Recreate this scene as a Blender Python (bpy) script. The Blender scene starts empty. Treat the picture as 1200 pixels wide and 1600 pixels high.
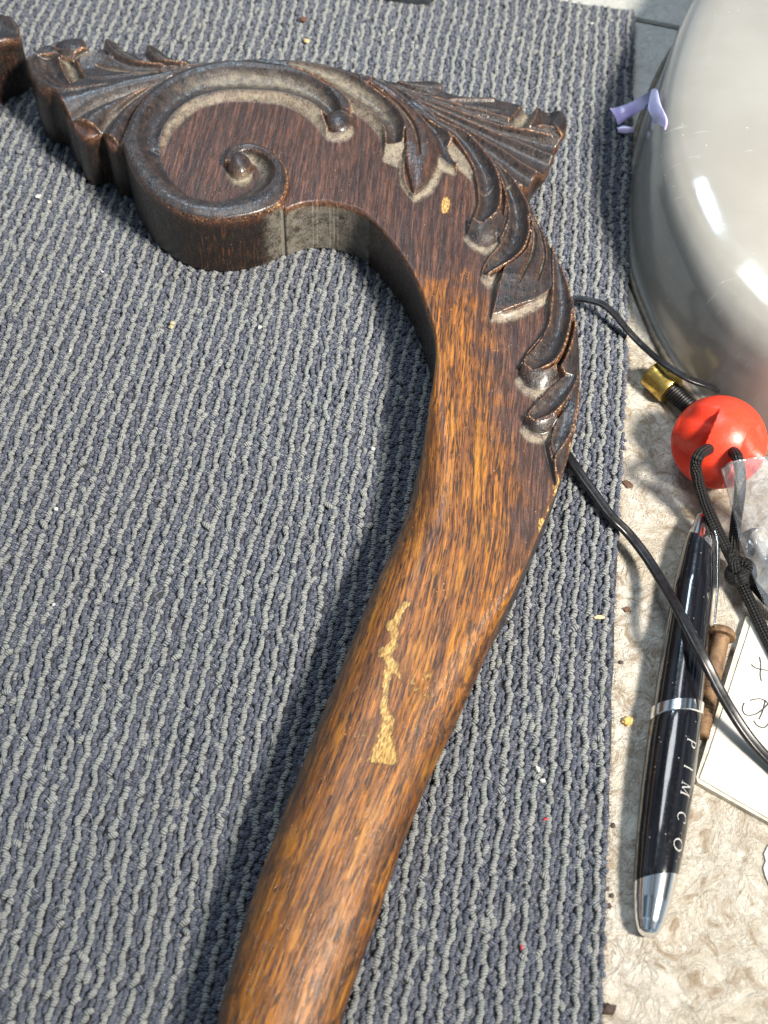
import bpy, math
import numpy as np
from mathutils import Vector, Matrix
rng = np.random.default_rng(7)
MM = 0.001
# ------------------------------------------------------------------ camera
FPX, DIST = 1850.0, 0.343
_dn = np.array([-80.0, -1216.0, -1845.0]); _dn /= np.linalg.norm(_dn)
_Z = -_dn
_Y = np.array([0, 0, -1.0]); _Y = _Y - (_Y @ _Z) * _Z; _Y /= np.linalg.norm(_Y)
_X = np.cross(_Y, _Z)
RC = np.stack([_X, _Y, _Z])                     # camera axes -> world
CAMH = DIST * float(_dn @ np.array([0, 0, -1.0]))

def at(u, v, z_mm=0.0):
    """photo pixel (1200x1600) + height in mm -> world point on that level"""
    d = RC @ np.array([u - 600.0, 800.0 - v, -FPX])
    k = (z_mm * MM - CAMH) / d[2]
    return np.array([0, 0, CAMH]) + d * k

scene = bpy.context.scene
cam_d = bpy.data.cameras.new('camera')
cam = bpy.data.objects.new('camera', cam_d)
scene.collection.objects.link(cam)
cam.matrix_world = Matrix(((RC[0][0], RC[0][1], RC[0][2], 0), (RC[1][0], RC[1][1], RC[1][2], 0),
                           (RC[2][0], RC[2][1], RC[2][2], CAMH), (0, 0, 0, 1)))
cam_d.sensor_fit = 'HORIZONTAL'; cam_d.sensor_width = 36.0
cam_d.lens = 36.0 * FPX / 1200.0
cam_d.clip_start = 0.01; cam_d.clip_end = 20.0
cam_d.dof.use_dof = True
cam_d.dof.focus_distance = 0.335
cam_d.dof.aperture_fstop = 26.0
scene.camera = cam

# ------------------------------------------------------------------ light
world = bpy.data.worlds.new('World'); scene.world = world; world.use_nodes = True
bg = world.node_tree.nodes['Background']
bg.inputs[1].default_value = 0.32
_wn = world.node_tree.nodes; _wl = world.node_tree.links
_tc = _wn.new('ShaderNodeTexCoord'); _no = _wn.new('ShaderNodeTexNoise'); _cr = _wn.new('ShaderNodeValToRGB')
_no.inputs['Scale'].default_value = 2.9; _no.inputs['Detail'].default_value = 2.0; _no.inputs['Distortion'].default_value = 0.6
_cr.color_ramp.elements[0].position = 0.38; _cr.color_ramp.elements[0].color = (0.04, 0.05, 0.07, 1)
_cr.color_ramp.elements[1].position = 0.62; _cr.color_ramp.elements[1].color = (1.15, 1.55, 1.95, 1)
_wl.new(_tc.outputs['Generated'], _no.inputs['Vector']); _wl.new(_no.outputs[0], _cr.inputs[0]); _wl.new(_cr.outputs[0], bg.inputs[0])

def area(name, pos, target, size, power, col, size_y=None):
    l = bpy.data.lights.new(name, 'AREA'); l.energy = power; l.color = col
    l.size = size
    if size_y: l.shape = 'RECTANGLE'; l.size_y = size_y
    o = bpy.data.objects.new(name, l); scene.collection.objects.link(o)
    o.location = pos
    o.rotation_euler = (Vector(target) - Vector(pos)).to_track_quat('-Z', 'Y').to_euler()
    return o
TG = (-0.01, 0.22, 0.0)
def ldir(az, el, r):
    a, e = math.radians(az), math.radians(el)
    return (TG[0] + r*math.cos(e)*math.cos(a), TG[1] + r*math.cos(e)*math.sin(a), r*math.sin(e))
key = area('key_lamp', (0.43, -0.07, 0.62), (-0.06, 0.44, 0.0), 0.13, 5.1, (1.0, 0.93, 0.82), 0.10)
key.data.spread = math.radians(90)
area('window_light', ldir(108, 50, 1.4), TG, 0.30, 4.0, (0.62, 0.82, 1.0), 0.09)
area('top_fill', (-0.10, 0.55, 1.0), (-0.02, 0.36, 0), 0.40, 3.2, (0.92, 0.96, 1.0), 0.25)  # added soft fill to brighten the far end, stands for no particular lamp
scene.view_settings.view_transform = 'Standard'; scene.view_settings.look = 'None'
scene.view_settings.exposure = 0.0; scene.view_settings.gamma = 1.0
scene.view_settings.use_curve_mapping = False
scene.cycles.max_bounces = 8; scene.cycles.transparent_max_bounces = 12
scene.cycles.use_denoising = True
scene.cycles.sample_clamp_indirect = 6.0

# ------------------------------------------------------------------ helpers
def tag(o, label=None, cat=None, group=None, kind=None):
    if label: o['label'] = label
    if cat: o['category'] = cat
    if group: o['group'] = group
    if kind: o['kind'] = kind
    return o

def empty(name, loc):
    o = bpy.data.objects.new(name, None); scene.collection.objects.link(o)
    o.location = loc; o.empty_display_size = 0.01
    return o

def mesh_obj(name, V, F, mat, parent=None, smooth=True, uv=None, attrs=None, sharp=None):
    """V (n,3) world coordinates, F list or (m,k) array."""
    V = np.asarray(V, float)
    me = bpy.data.meshes.new(name)
    if isinstance(F, np.ndarray):
        m, k = F.shape
        me.vertices.add(len(V)); me.vertices.foreach_set('co', V.ravel())
        me.loops.add(m * k); me.loops.foreach_set('vertex_index', F.ravel().astype(np.int32))
        me.polygons.add(m); me.polygons.foreach_set('loop_start', (np.arange(m) * k).astype(np.int32))
        me.polygons.foreach_set('loop_total', np.full(m, k, np.int32))
        me.update(calc_edges=True)
    else:
        me.from_pydata([tuple(v) for v in V], [], [tuple(int(i) for i in f) for f in F])
    if uv is not None:
        ul = me.uv_layers.new(name='UVMap')
        vi = np.empty(len(me.loops), np.int32); me.loops.foreach_get('vertex_index', vi)
        ul.data.foreach_set('uv', np.asarray(uv, np.float32)[vi].ravel())
    if attrs:
        for an, av in attrs.items():
            a = me.attributes.new(an, 'FLOAT', 'POINT'); a.data.foreach_set('value', np.asarray(av, np.float32))
    if smooth: me.polygons.foreach_set('use_smooth', np.ones(len(me.polygons), bool))
    if sharp is not None: me.set_sharp_from_angle(angle=math.radians(sharp))
    me.materials.append(mat)
    me.validate()
    o = bpy.data.objects.new(name, me); scene.collection.objects.link(o)
    if parent is not None:
        o.parent = parent
        o.matrix_parent_inverse = Matrix.Translation(-Vector(parent.location))
    return o

class NT:
    def __init__(s, name):
        s.m = bpy.data.materials.new(name); s.m.use_nodes = True
        s.t = s.m.node_tree; s.n = s.t.nodes; s.b = s.n['Principled BSDF']; s.out = s.n['Material Output']
    def N(s, typ, **kw):
        n = s.n.new(typ)
        for k, v in kw.items(): setattr(n, k, v)
        return n
    def L(s, a, b): s.t.links.new(a, b)
    def set(s, n, key, v):
        if hasattr(v, 'is_linked') or isinstance(v, bpy.types.NodeSocket): s.L(v, n.inputs[key])
        else: n.inputs[key].default_value = v
    def math(s, op, a, b=0.5, c=None, clamp=False):
        n = s.N('ShaderNodeMath', operation=op, use_clamp=clamp); s.set(n, 0, a); s.set(n, 1, b)
        if c is not None: s.set(n, 2, c)
        return n.outputs[0]
    def mix(s, f, a, b, blend='MIX'):
        n = s.N('ShaderNodeMix', data_type='RGBA', blend_type=blend)
        s.set(n, 0, f)
        for i, v in ((6, a), (7, b)):
            if isinstance(v, (tuple, list)): v = tuple(v) + ((1,) if len(v) == 3 else ())
            s.set(n, i, v)
        return n.outputs[2]
    def ramp(s, f, lo, hi, a=0.0, b=1.0):
        n = s.N('ShaderNodeMapRange', interpolation_type='SMOOTHSTEP'); s.set(n, 0, f)
        for i, v in ((1, lo), (2, hi), (3, a), (4, b)): s.set(n, i, v)
        return n.outputs[0]
    def noise(s, vec, scale, detail=3, rough=0.55, dist=0.0, typ='fac'):
        n = s.N('ShaderNodeTexNoise'); s.L(vec, n.inputs['Vector'])
        n.inputs['Scale'].default_value = scale; n.inputs['Detail'].default_value = detail
        n.inputs['Roughness'].default_value = rough; n.inputs['Distortion'].default_value = dist
        return n.outputs[0] if typ == 'fac' else n.outputs[1]
    def vor(s, vec, scale, feature='F1', rnd=1.0):
        n = s.N('ShaderNodeTexVoronoi', feature=feature); s.L(vec, n.inputs['Vector'])
        n.inputs['Scale'].default_value = scale; n.inputs['Randomness'].default_value = rnd
        return n.outputs['Distance']
    def geo(s): return s.N('ShaderNodeNewGeometry').outputs['Position']
    def attr(s, name): return s.N('ShaderNodeAttribute', attribute_name=name).outputs['Fac']
    def uv(s): return s.N('ShaderNodeTexCoord').outputs['UV']
    def mapping(s, vec, scale=(1, 1, 1), rot=(0, 0, 0), loc=(0, 0, 0)):
        n = s.N('ShaderNodeMapping'); s.L(vec, n.inputs[0])
        n.inputs['Scale'].default_value = scale; n.inputs['Rotation'].default_value = rot; n.inputs['Location'].default_value = loc
        return n.outputs[0]
    def bump(s, h, dist, strength=1.0, normal=None):
        n = s.N('ShaderNodeBump'); n.inputs['Strength'].default_value = strength; n.inputs['Distance'].default_value = dist
        s.L(h, n.inputs['Height'])
        if normal is not None: s.L(normal, n.inputs['Normal'])
        return n.outputs[0]
    def P(s, **kw):
        for k, v in kw.items():
            k = {'color': 'Base Color', 'rough': 'Roughness', 'metal': 'Metallic', 'normal': 'Normal', 'coat': 'Coat Weight',
                 'coat_rough': 'Coat Roughness', 'spec': 'Specular IOR Level', 'trans': 'Transmission Weight', 'alpha': 'Alpha', 'ior': 'IOR',
                 'sheen': 'Sheen Weight', 'sss': 'Subsurface Weight', 'film': 'Thin Film Thickness'}.get(k, k)
            if isinstance(v, tuple) and len(v) == 3: v = v + (1,)
            s.set(s.b, k, v)
        return s.m

def crom(P, n):
    """Catmull-Rom by point index, n samples"""
    P = np.asarray(P, float); m = len(P)
    t = np.linspace(0, m - 1, n); i = np.clip(t.astype(int), 0, m - 2); f = (t - i)[:, None]
    p0 = P[np.maximum(i - 1, 0)]; p1 = P[i]; p2 = P[i + 1]; p3 = P[np.minimum(i + 2, m - 1)]
    return 0.5 * ((2 * p1) + (-p0 + p2) * f + (2 * p0 - 5 * p1 + 4 * p2 - p3) * f**2 + (-p0 + 3 * p1 - 3 * p2 + p3) * f**3)

def arc_resample(P, step):
    P = np.asarray(P, float); s = np.r_[0, np.cumsum(np.linalg.norm(np.diff(P, axis=0), axis=1))]
    n = max(2, int(s[-1] / step)); q = np.linspace(0, s[-1], n)
    return np.stack([np.interp(q, s, P[:, k]) for k in range(P.shape[1])], 1)

def vnoise(x, y, seed, scale):
    """value noise in numpy"""
    g = np.random.default_rng(seed).random((64, 64))
    X = x * scale; Y = y * scale
    xi = np.floor(X).astype(int); yi = np.floor(Y).astype(int); fx = X - xi; fy = Y - yi
    fx = fx * fx * (3 - 2 * fx); fy = fy * fy * (3 - 2 * fy)
    a = g[xi % 64, yi % 64]; b = g[(xi + 1) % 64, yi % 64]; c = g[xi % 64, (yi + 1) % 64]; d = g[(xi + 1) % 64, (yi + 1) % 64]
    return (a * (1 - fx) + b * fx) * (1 - fy) + (c * (1 - fx) + d * fx) * fy

def sst(x, a, b):
    t = np.clip((x - a) / (b - a), 0, 1); return t * t * (3 - 2 * t)

def sweep(path, prof, up=(0, 0, 1), radii=None, closed=True, caps=True):
    """sweep closed 2D profile (k,2) along path (n,3); returns V,F(list),uv"""
    path = np.asarray(path, float); prof = np.asarray(prof, float); n, k = len(path), len(prof)
    T = np.gradient(path, axis=0); T /= np.linalg.norm(T, axis=1)[:, None] + 1e-12
    U = np.tile(np.array(up, float), (n, 1)); S = np.cross(T, U); S /= np.linalg.norm(S, axis=1)[:, None] + 1e-12
    U = np.cross(S, T)
    r = np.ones(n) if radii is None else np.asarray(radii)
    V = path[:, None, :] + r[:, None, None] * (S[:, None, :] * prof[None, :, 0:1] + U[:, None, :] * prof[None, :, 1:2])
    s = np.r_[0, np.cumsum(np.linalg.norm(np.diff(path, axis=0), axis=1))]
    uv = np.stack([np.repeat(s, k), np.tile(np.arange(k) / k, n)], 1)
    F = []
    for i in range(n - 1):
        for j in range(k):
            F.append((i * k + j, i * k + (j + 1) % k, (i + 1) * k + (j + 1) % k, (i + 1) * k + j))
    if caps: F.append(tuple(range(k))[::-1]); F.append(tuple((n - 1) * k + j for j in range(k)))
    return V.reshape(-1, 3), F, uv

def circ(r, k=14, ry=None):
    a = np.linspace(0, 2 * np.pi, k, endpoint=False); return np.stack([r * np.cos(a), (ry or r) * np.sin(a)], 1)

def lathe(prof, origin, axis, seg=48, up=(0, 0, 1), sy=1.0):
    """prof list of (s, r) in m along axis"""
    A = np.array(axis, float); A /= np.linalg.norm(A); S = np.cross(A, up); S /= np.linalg.norm(S); U = np.cross(S, A)
    a = np.linspace(0, 2 * np.pi, seg, endpoint=False)
    V = []
    for s, r in prof:
        V.append(np.asarray(origin) + A * s + r * (np.cos(a)[:, None] * S + sy * np.sin(a)[:, None] * U))
    V = np.concatenate(V); n = len(prof); F = []
    for i in range(n - 1):
        for j in range(seg): F.append((i * seg + j, (i + 1) * seg + j, (i + 1) * seg + (j + 1) % seg, i * seg + (j + 1) % seg))
    F.append(tuple(range(seg))); F.append(tuple(((n - 1) * seg + j) for j in range(seg))[::-1])
    uv = np.stack([np.repeat([p[0] for p in prof], seg), np.tile(np.arange(seg) / seg, n)], 1)
    return V, F, uv

# ------------------------------------------------------------------ materials
def mat_wood():
    s = NT('old_oak'); geo = s.geo()
    gr = s.N('ShaderNodeAttribute', attribute_name='grain').outputs['Vector']   # x across, y along, z up (mm)
    stain = s.attr('stain'); dust = s.attr('dust'); wear = s.attr('wear'); raw = s.attr('raw'); wall = s.attr('wall')
    g1 = s.noise(s.mapping(gr, (0.9, 0.035, 0.6)), 1.0, 5, 0.6, 0.3)       # broad figure
    g2 = s.noise(s.mapping(gr, (4.0, 0.10, 1.5)), 1.0, 3, 0.6, 0.2)         # fine lines
    pn = s.noise(s.mapping(gr, (3.4, 0.19, 1.2), loc=(7, 3, 0)), 1.0, 2, 0.5, 0.15)   # pores
    blot = s.noise(gr, 0.075, 4, 0.6, 0.6)
    blot2 = s.noise(gr, 0.35, 4, 0.65, 0.3)
    base = s.mix(s.ramp(g1, 0.36, 0.66), (0.095, 0.030, 0.004), (0.43, 0.156, 0.011))
    base = s.mix(s.math('MULTIPLY', s.ramp(g2, 0.45, 0.62), 0.75), base, (0.115, 0.038, 0.012))
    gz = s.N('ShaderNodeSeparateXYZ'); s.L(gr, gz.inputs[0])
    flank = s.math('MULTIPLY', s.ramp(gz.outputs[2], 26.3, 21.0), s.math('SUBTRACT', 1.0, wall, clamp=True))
    pb = s.noise(s.mapping(gr, (1.5, 0.20, 0.9), loc=(2, 8, 5)), 1.0, 2, 0.5, 0.2)
    pores = s.math('MAXIMUM', s.ramp(pn, 0.53, 0.61), s.math('MULTIPLY', s.ramp(pb, 0.50, 0.60), flank))
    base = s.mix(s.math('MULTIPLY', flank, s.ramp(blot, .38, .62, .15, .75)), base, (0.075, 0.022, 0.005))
    base = s.mix(s.math('MULTIPLY', pores, 0.95), base, (0.012, 0.007, 0.005))
    red = s.mix(s.ramp(g1, 0.36, 0.7), (0.034, 0.017, 0.013), (0.165, 0.070, 0.038))
    red = s.mix(s.math('MULTIPLY', s.ramp(g2, 0.42, 0.62), 0.75), red, (0.026, 0.016, 0.016))
    red = s.mix(s.math('MULTIPLY', pores, 0.7), red, (0.014, 0.010, 0.010))
    st = s.math('ADD', stain, s.math('MULTIPLY', s.math('SUBTRACT', blot, 0.5), 1.0), clamp=True)
    st = s.math('ADD', st, s.math('MULTIPLY', s.math('SUBTRACT', blot2, 0.52), 0.5), clamp=True)
    c = s.mix(s.ramp(st, 0.12, 0.62), base, red)
    dark = s.mix(s.ramp(blot2, 0.35, 0.7), (0.009, 0.009, 0.010), (0.036, 0.025, 0.021))
    carved = s.attr('carved')
    cv = s.math('ADD', carved, s.math('MULTIPLY', s.math('SUBTRACT', s.noise(gr, 0.5, 4, 0.6), 0.5), 0.9), clamp=True)
    c = s.mix(s.math('MULTIPLY', s.ramp(cv, 0.3, 0.8), 0.92), c, dark)
    mot = s.noise(s.mapping(gr, (0.55, 0.16, 0.4)), 1.0, 4, 0.65, 0.5)
    c = s.mix(s.ramp(mot, 0.50, 0.70, 0.0, 0.7), c, (0.040, 0.017, 0.008))
    c = s.mix(s.ramp(s.noise(s.mapping(gr, (0.4, 0.05, 0.4), loc=(3, 9, 1)), 1.0, 3, 0.6, 0.3), 0.54, 0.74, 0.0, 0.6), c, s.mix(s.ramp(st, 0.1, 0.45), (0.50, 0.215, 0.020), c))
    # orange rubbed ridges
    wn = s.noise(gr, 1.3, 4, 0.65)
    wv = s.math('MULTIPLY', wear, s.ramp(wn, 0.38, 0.62), clamp=True)
    c = s.mix(s.math('MULTIPLY', wv, 0.62), c, (0.34, 0.135, 0.055))
    c = s.mix(s.ramp(s.math('MULTIPLY', wv, s.ramp(s.noise(gr, 2.2, 3, 0.6), 0.52, 0.62)), 0.30, 0.6), c, (0.66, 0.45, 0.22))
    # dusty recesses, plus the sheen of lit bevels put into the colour
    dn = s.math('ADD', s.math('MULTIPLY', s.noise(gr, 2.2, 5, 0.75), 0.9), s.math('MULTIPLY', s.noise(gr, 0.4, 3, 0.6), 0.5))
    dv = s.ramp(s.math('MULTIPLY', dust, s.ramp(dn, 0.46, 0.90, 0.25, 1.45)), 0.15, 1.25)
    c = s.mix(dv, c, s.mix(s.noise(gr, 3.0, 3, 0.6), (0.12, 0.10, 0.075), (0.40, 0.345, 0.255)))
    # bare wood scratch
    rn = s.math('ADD', s.math('MULTIPLY', s.noise(s.mapping(gr, (2.6, 0.6, 1)), 1.0, 4, 0.75), 0.75), s.math('MULTIPLY', s.noise(gr, 2.2, 4, 0.75), 0.25))
    rv = s.ramp(s.math('ADD', raw, s.math('MULTIPLY', s.math('SUBTRACT', rn, 0.5), 2.0)), 0.40, 0.62)
    rv = s.math('MULTIPLY', rv, s.ramp(s.noise(s.mapping(gr, (5, .35, 1)), 1.3, 4, 0.7), 0.39, 0.52, 0.22, 1.0))
    c = s.mix(s.ramp(raw, .06, .35, 0, .45), c, (0.10, 0.036, 0.012))
    c = s.mix(rv, c, s.mix(s.ramp(s.noise(s.mapping(gr, (6, .5, 1)), 1.7, 3, 0.6), .4, .65), (0.50, 0.28, 0.07), (0.84, 0.58, 0.23)))
    # side walls: end grain streaks
    wg = s.noise(s.mapping(geo, (1, 1, 0.12)), 1400.0, 3, 0.6, 0.2)
    wc = s.mix(s.ramp(wg, 0.52, 0.72), (0.011, 0.007, 0.006), (0.10, 0.034, 0.012))
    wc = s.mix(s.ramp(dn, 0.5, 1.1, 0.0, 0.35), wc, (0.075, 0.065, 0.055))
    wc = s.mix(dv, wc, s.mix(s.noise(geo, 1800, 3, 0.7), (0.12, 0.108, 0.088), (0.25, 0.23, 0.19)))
    c = s.mix(wall, c, wc)
    # tiny specks, fine scratches across the grain
    sp = s.vor(gr, 0.55); c = s.mix(s.math('MULTIPLY', s.ramp(sp, 0.10, 0.05), s.ramp(s.noise(gr, .12, 2, .5), .52, .6)), c, (0.5, 0.36, 0.2))
    sc = s.noise(s.mapping(gr, (0.12, 5.0, 0.2), rot=(0, 0, 0.18)), 1.0, 2, 0.5, 0.2)
    scm = s.math('MULTIPLY', s.ramp(sc, 0.63, 0.70), s.ramp(blot2, 0.5, 0.7))
    c = s.mix(s.math('MULTIPLY', scm, 0.25), c, (0.42, 0.22, 0.10))
    rough = s.math('ADD', s.ramp(s.math('ADD', s.math('MULTIPLY', g2, .6), s.math('MULTIPLY', blot2, .4)), 0.35, 0.65, 0.20, 0.46), s.math('MULTIPLY', s.math('MAXIMUM', dv, rv), 0.45), clamp=True)
    rough = s.math('ADD', rough, s.math('MULTIPLY', pores, 0.15), clamp=True)
    h = s.math('SUBTRACT', s.math('MULTIPLY', s.noise(gr, 1.2, 5, 0.7), 0.5), s.math('MULTIPLY', pores, 0.35))
    h = s.math('ADD', h, s.math('MULTIPLY', g2, 0.55)); h = s.math('SUBTRACT', h, s.math('MULTIPLY', rv, 1.3))
    h = s.math('ADD', h, s.math('MULTIPLY', s.noise(geo, 5000, 3, 0.7), 0.18))
    n = s.bump(h, 0.00022, 0.9)
    return s.P(color=c, rough=rough, normal=n, spec=0.5, coat=s.math('MULTIPLY', s.math('SUBTRACT', 1.0, dv), s.math('ADD', s.math('MULTIPLY', carved, 0.40), 0.15)), coat_rough=s.ramp(g2, .35, .65, .17, .34))

def mat_yarn():
    s = NT('loop_pile_yarn'); uv = s.uv(); li = s.attr('light'); rd = s.attr('rand'); geo = s.geo()
    n = s.noise(geo, 3000, 3, 0.7)
    light = s.mix(rd, (0.27, 0.292, 0.295), (0.39, 0.41, 0.395))
    dark = s.mix(rd, (0.072, 0.088, 0.138), (0.130, 0.150, 0.208))
    big = s.noise(geo, 14, 3, 0.6)
    c = s.mix(li, dark, light)
    c = s.mix(s.ramp(big, 0.35, 0.75, 0.0, 0.22), c, s.mix(li, (0.10, 0.10, 0.12), (0.36, 0.34, 0.30)))
    w = s.N('ShaderNodeTexWave', wave_type='BANDS', bands_direction='X', wave_profile='SIN'); s.L(uv, w.inputs[0])
    w.inputs['Scale'].default_value = 1.0; w.inputs['Distortion'].default_value = 1.2; w.inputs['Detail'].default_value = 1.0
    ply = w.outputs['Fac']
    fib = s.noise(s.mapping(uv, (6, 1.2, 1)), 3.0, 2, 0.6)
    h = s.math('ADD', ply, s.math('MULTIPLY', fib, 0.6))
    c = s.mix(s.math('MULTIPLY', n, 0.30), c, (0.06, 0.06, 0.08))
    c = s.mix(s.ramp(ply, 0.45, 0.05, 0.0, 0.45), c, (0.03, 0.032, 0.042))
    return s.P(color=c, rough=0.92, spec=0.15, sheen=0.25, normal=s.bump(h, 0.00045, 1.0))

def mat_simple(name, col, rough=0.5, metal=0.0, noise_scale=None, amt=0.3, bump=0.0, **kw):
    s = NT(name)
    if noise_scale:
        g = s.geo(); n = s.noise(g, noise_scale, 4, 0.65)
        c = s.mix(s.ramp(n, 0.3, 0.75), tuple(x * (1 - amt) for x in col), tuple(min(1, x * (1 + amt)) for x in col))
        s.P(color=c)
        s.P(rough=s.ramp(n, 0.2, 0.8, rough * 0.8, min(1, rough * 1.25)))
        if bump: s.P(normal=s.bump(s.noise(g, noise_scale * 2.5, 4, 0.7), bump, 0.8))
    else: s.P(color=col, rough=rough)
    return s.P(metal=metal, **kw)

def mat_floor():
    s = NT('stone_look_floor'); g = s.geo()
    w = s.noise(g, 28, 4, 0.6, 0.8, 'col')
    gw = s.N('ShaderNodeVectorMath', operation='MULTIPLY_ADD'); s.L(w, gw.inputs[0]); gw.inputs[1].default_value = (0.012,) * 3; s.L(g, gw.inputs[2])
    v = gw.outputs[0]
    a = s.noise(v, 45, 6, 0.68, 0.5); b = s.noise(v, 170, 5, 0.7, 1.0); d = s.noise(v, 700, 4, 0.7)
    c = s.mix(s.ramp(a, 0.35, 0.65), (0.36, 0.315, 0.25), (0.54, 0.51, 0.45))
    c = s.mix(s.ramp(b, 0.50, 0.66, 0, 0.9), c, (0.21, 0.155, 0.10))
    c = s.mix(s.ramp(b, 0.30, 0.42, 0.55, 0.0), c, (0.68, 0.64, 0.57))
    vein = s.N('ShaderNodeTexVoronoi', feature='DISTANCE_TO_EDGE'); s.L(v, vein.inputs['Vector']); vein.inputs['Scale'].default_value = 120
    c = s.mix(s.math('MULTIPLY', s.ramp(vein.outputs['Distance'], 0.06, 0.0), s.ramp(a, 0.45, 0.6, 0.0, 0.55)), c, (0.24, 0.18, 0.12))
    c = s.mix(s.ramp(d, 0.62, 0.74, 0, 0.7), c, (0.17, 0.12, 0.08))
    rdg = s.math('ABSOLUTE', s.math('SUBTRACT', s.noise(v, 170, 4, 0.62, 1.2), 0.5))
    c = s.mix(s.ramp(rdg, 0.016, 0.003, 0, 0.28), c, (0.80, 0.77, 0.70))
    rd2 = s.math('ABSOLUTE', s.math('SUBTRACT', s.noise(v, 100, 4, 0.62, 1.5), 0.47))
    c = s.mix(s.math('MULTIPLY', s.ramp(rd2, 0.014, 0.003, 0, 0.6), s.ramp(a, .45, .6)), c, (0.16, 0.12, 0.085))
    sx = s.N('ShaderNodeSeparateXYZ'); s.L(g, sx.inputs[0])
    gy = s.ramp(s.math('ADD', sx.outputs[1], s.math('MULTIPLY', a, 0.10)), 0.375, 0.43)  # cool shade at the far end, put into the stone colour
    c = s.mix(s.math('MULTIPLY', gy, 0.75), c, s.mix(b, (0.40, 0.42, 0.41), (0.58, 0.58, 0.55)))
    grit = s.ramp(s.noise(g, 2400, 3, 0.7), 0.57, 0.68, 0, 0.6); c = s.mix(grit, c, (0.20, 0.15, 0.11))
    h = s.math('ADD', s.math('MULTIPLY', b, 0.8), s.math('MULTIPLY', d, 0.45)); h = s.math('ADD', h, a); h = s.math('ADD', h, s.ramp(rdg, 0.05, 0.0, 0, .14))
    return s.P(color=c, rough=s.ramp(b, 0.3, 0.7, 0.34, 0.58), spec=0.45, normal=s.bump(h, 0.0013, 0.9))

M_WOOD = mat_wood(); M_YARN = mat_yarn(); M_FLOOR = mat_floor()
M_BACK = mat_simple('carpet_backing', (0.035, 0.036, 0.042), 0.95, noise_scale=900)

# ------------------------------------------------------------------ floor + carpet
def build_floor():
    seamL = [at(600, 8, 0), at(992, 30, 0), at(1072, 46, 0), at(1500, 112, 0)]
    d = (seamL[2] - seamL[1]); d /= np.linalg.norm(d); nrm = np.array([-d[1], d[0], 0]); p0 = seamL[1]
    c0 = np.array([0, 0.25, 0])
    def quad(a0, a1, b0, b1):   # a along d, b along nrm
        return [p0 + d * a0 + nrm * b0, p0 + d * a1 + nrm * b0, p0 + d * a1 + nrm * b1, p0 + d * a0 + nrm * b1]
    g = 0.0009
    def tile(a0, a1, b0, b1):
        top = quad(a0, a1, b0, b1); e = 0.0008
        inn = quad(a0, a1, b0, b1)
        V = [*(p + np.array([0, 0, -0.0016]) for p in top)]
        q = quad(a0 + e, a1 - e, b0 + e, b1 - e)
        V += [p for p in q]
        F = [(4, 5, 6, 7)] + [(i, (i + 1) % 4, 4 + (i + 1) % 4, 4 + i) for i in range(4)]
        return V, F
    Vs, Fs = [], []
    for (a0, a1, b0, b1) in ((-1.5, 1.5, -1.5, -g), (-1.5, 1.5, g, 1.5)):
        V, F = tile(a0, a1, b0, b1); k = len(Vs)
        Vs += V; Fs += [tuple(i + k for i in f) for f in F]
    k = len(Vs); Vs += [p + np.array([0, 0, -0.002]) for p in quad(-1.6, 1.6, -1.6, 1.6)]; Fs.append((k, k + 1, k + 2, k + 3))
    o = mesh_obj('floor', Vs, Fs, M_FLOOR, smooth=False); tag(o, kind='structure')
    # dark joint filler
    jv = [p + np.array([0, 0, -0.0012]) for p in quad(-1.5, 1.5, -0.0018, 0.0018)]
    j = mesh_obj('floor_joint', jv, [(0, 1, 2, 3)], mat_simple('joint_grime', (0.012, 0.011, 0.010), 0.9), smooth=False); tag(j, kind='structure')
build_floor()

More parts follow.
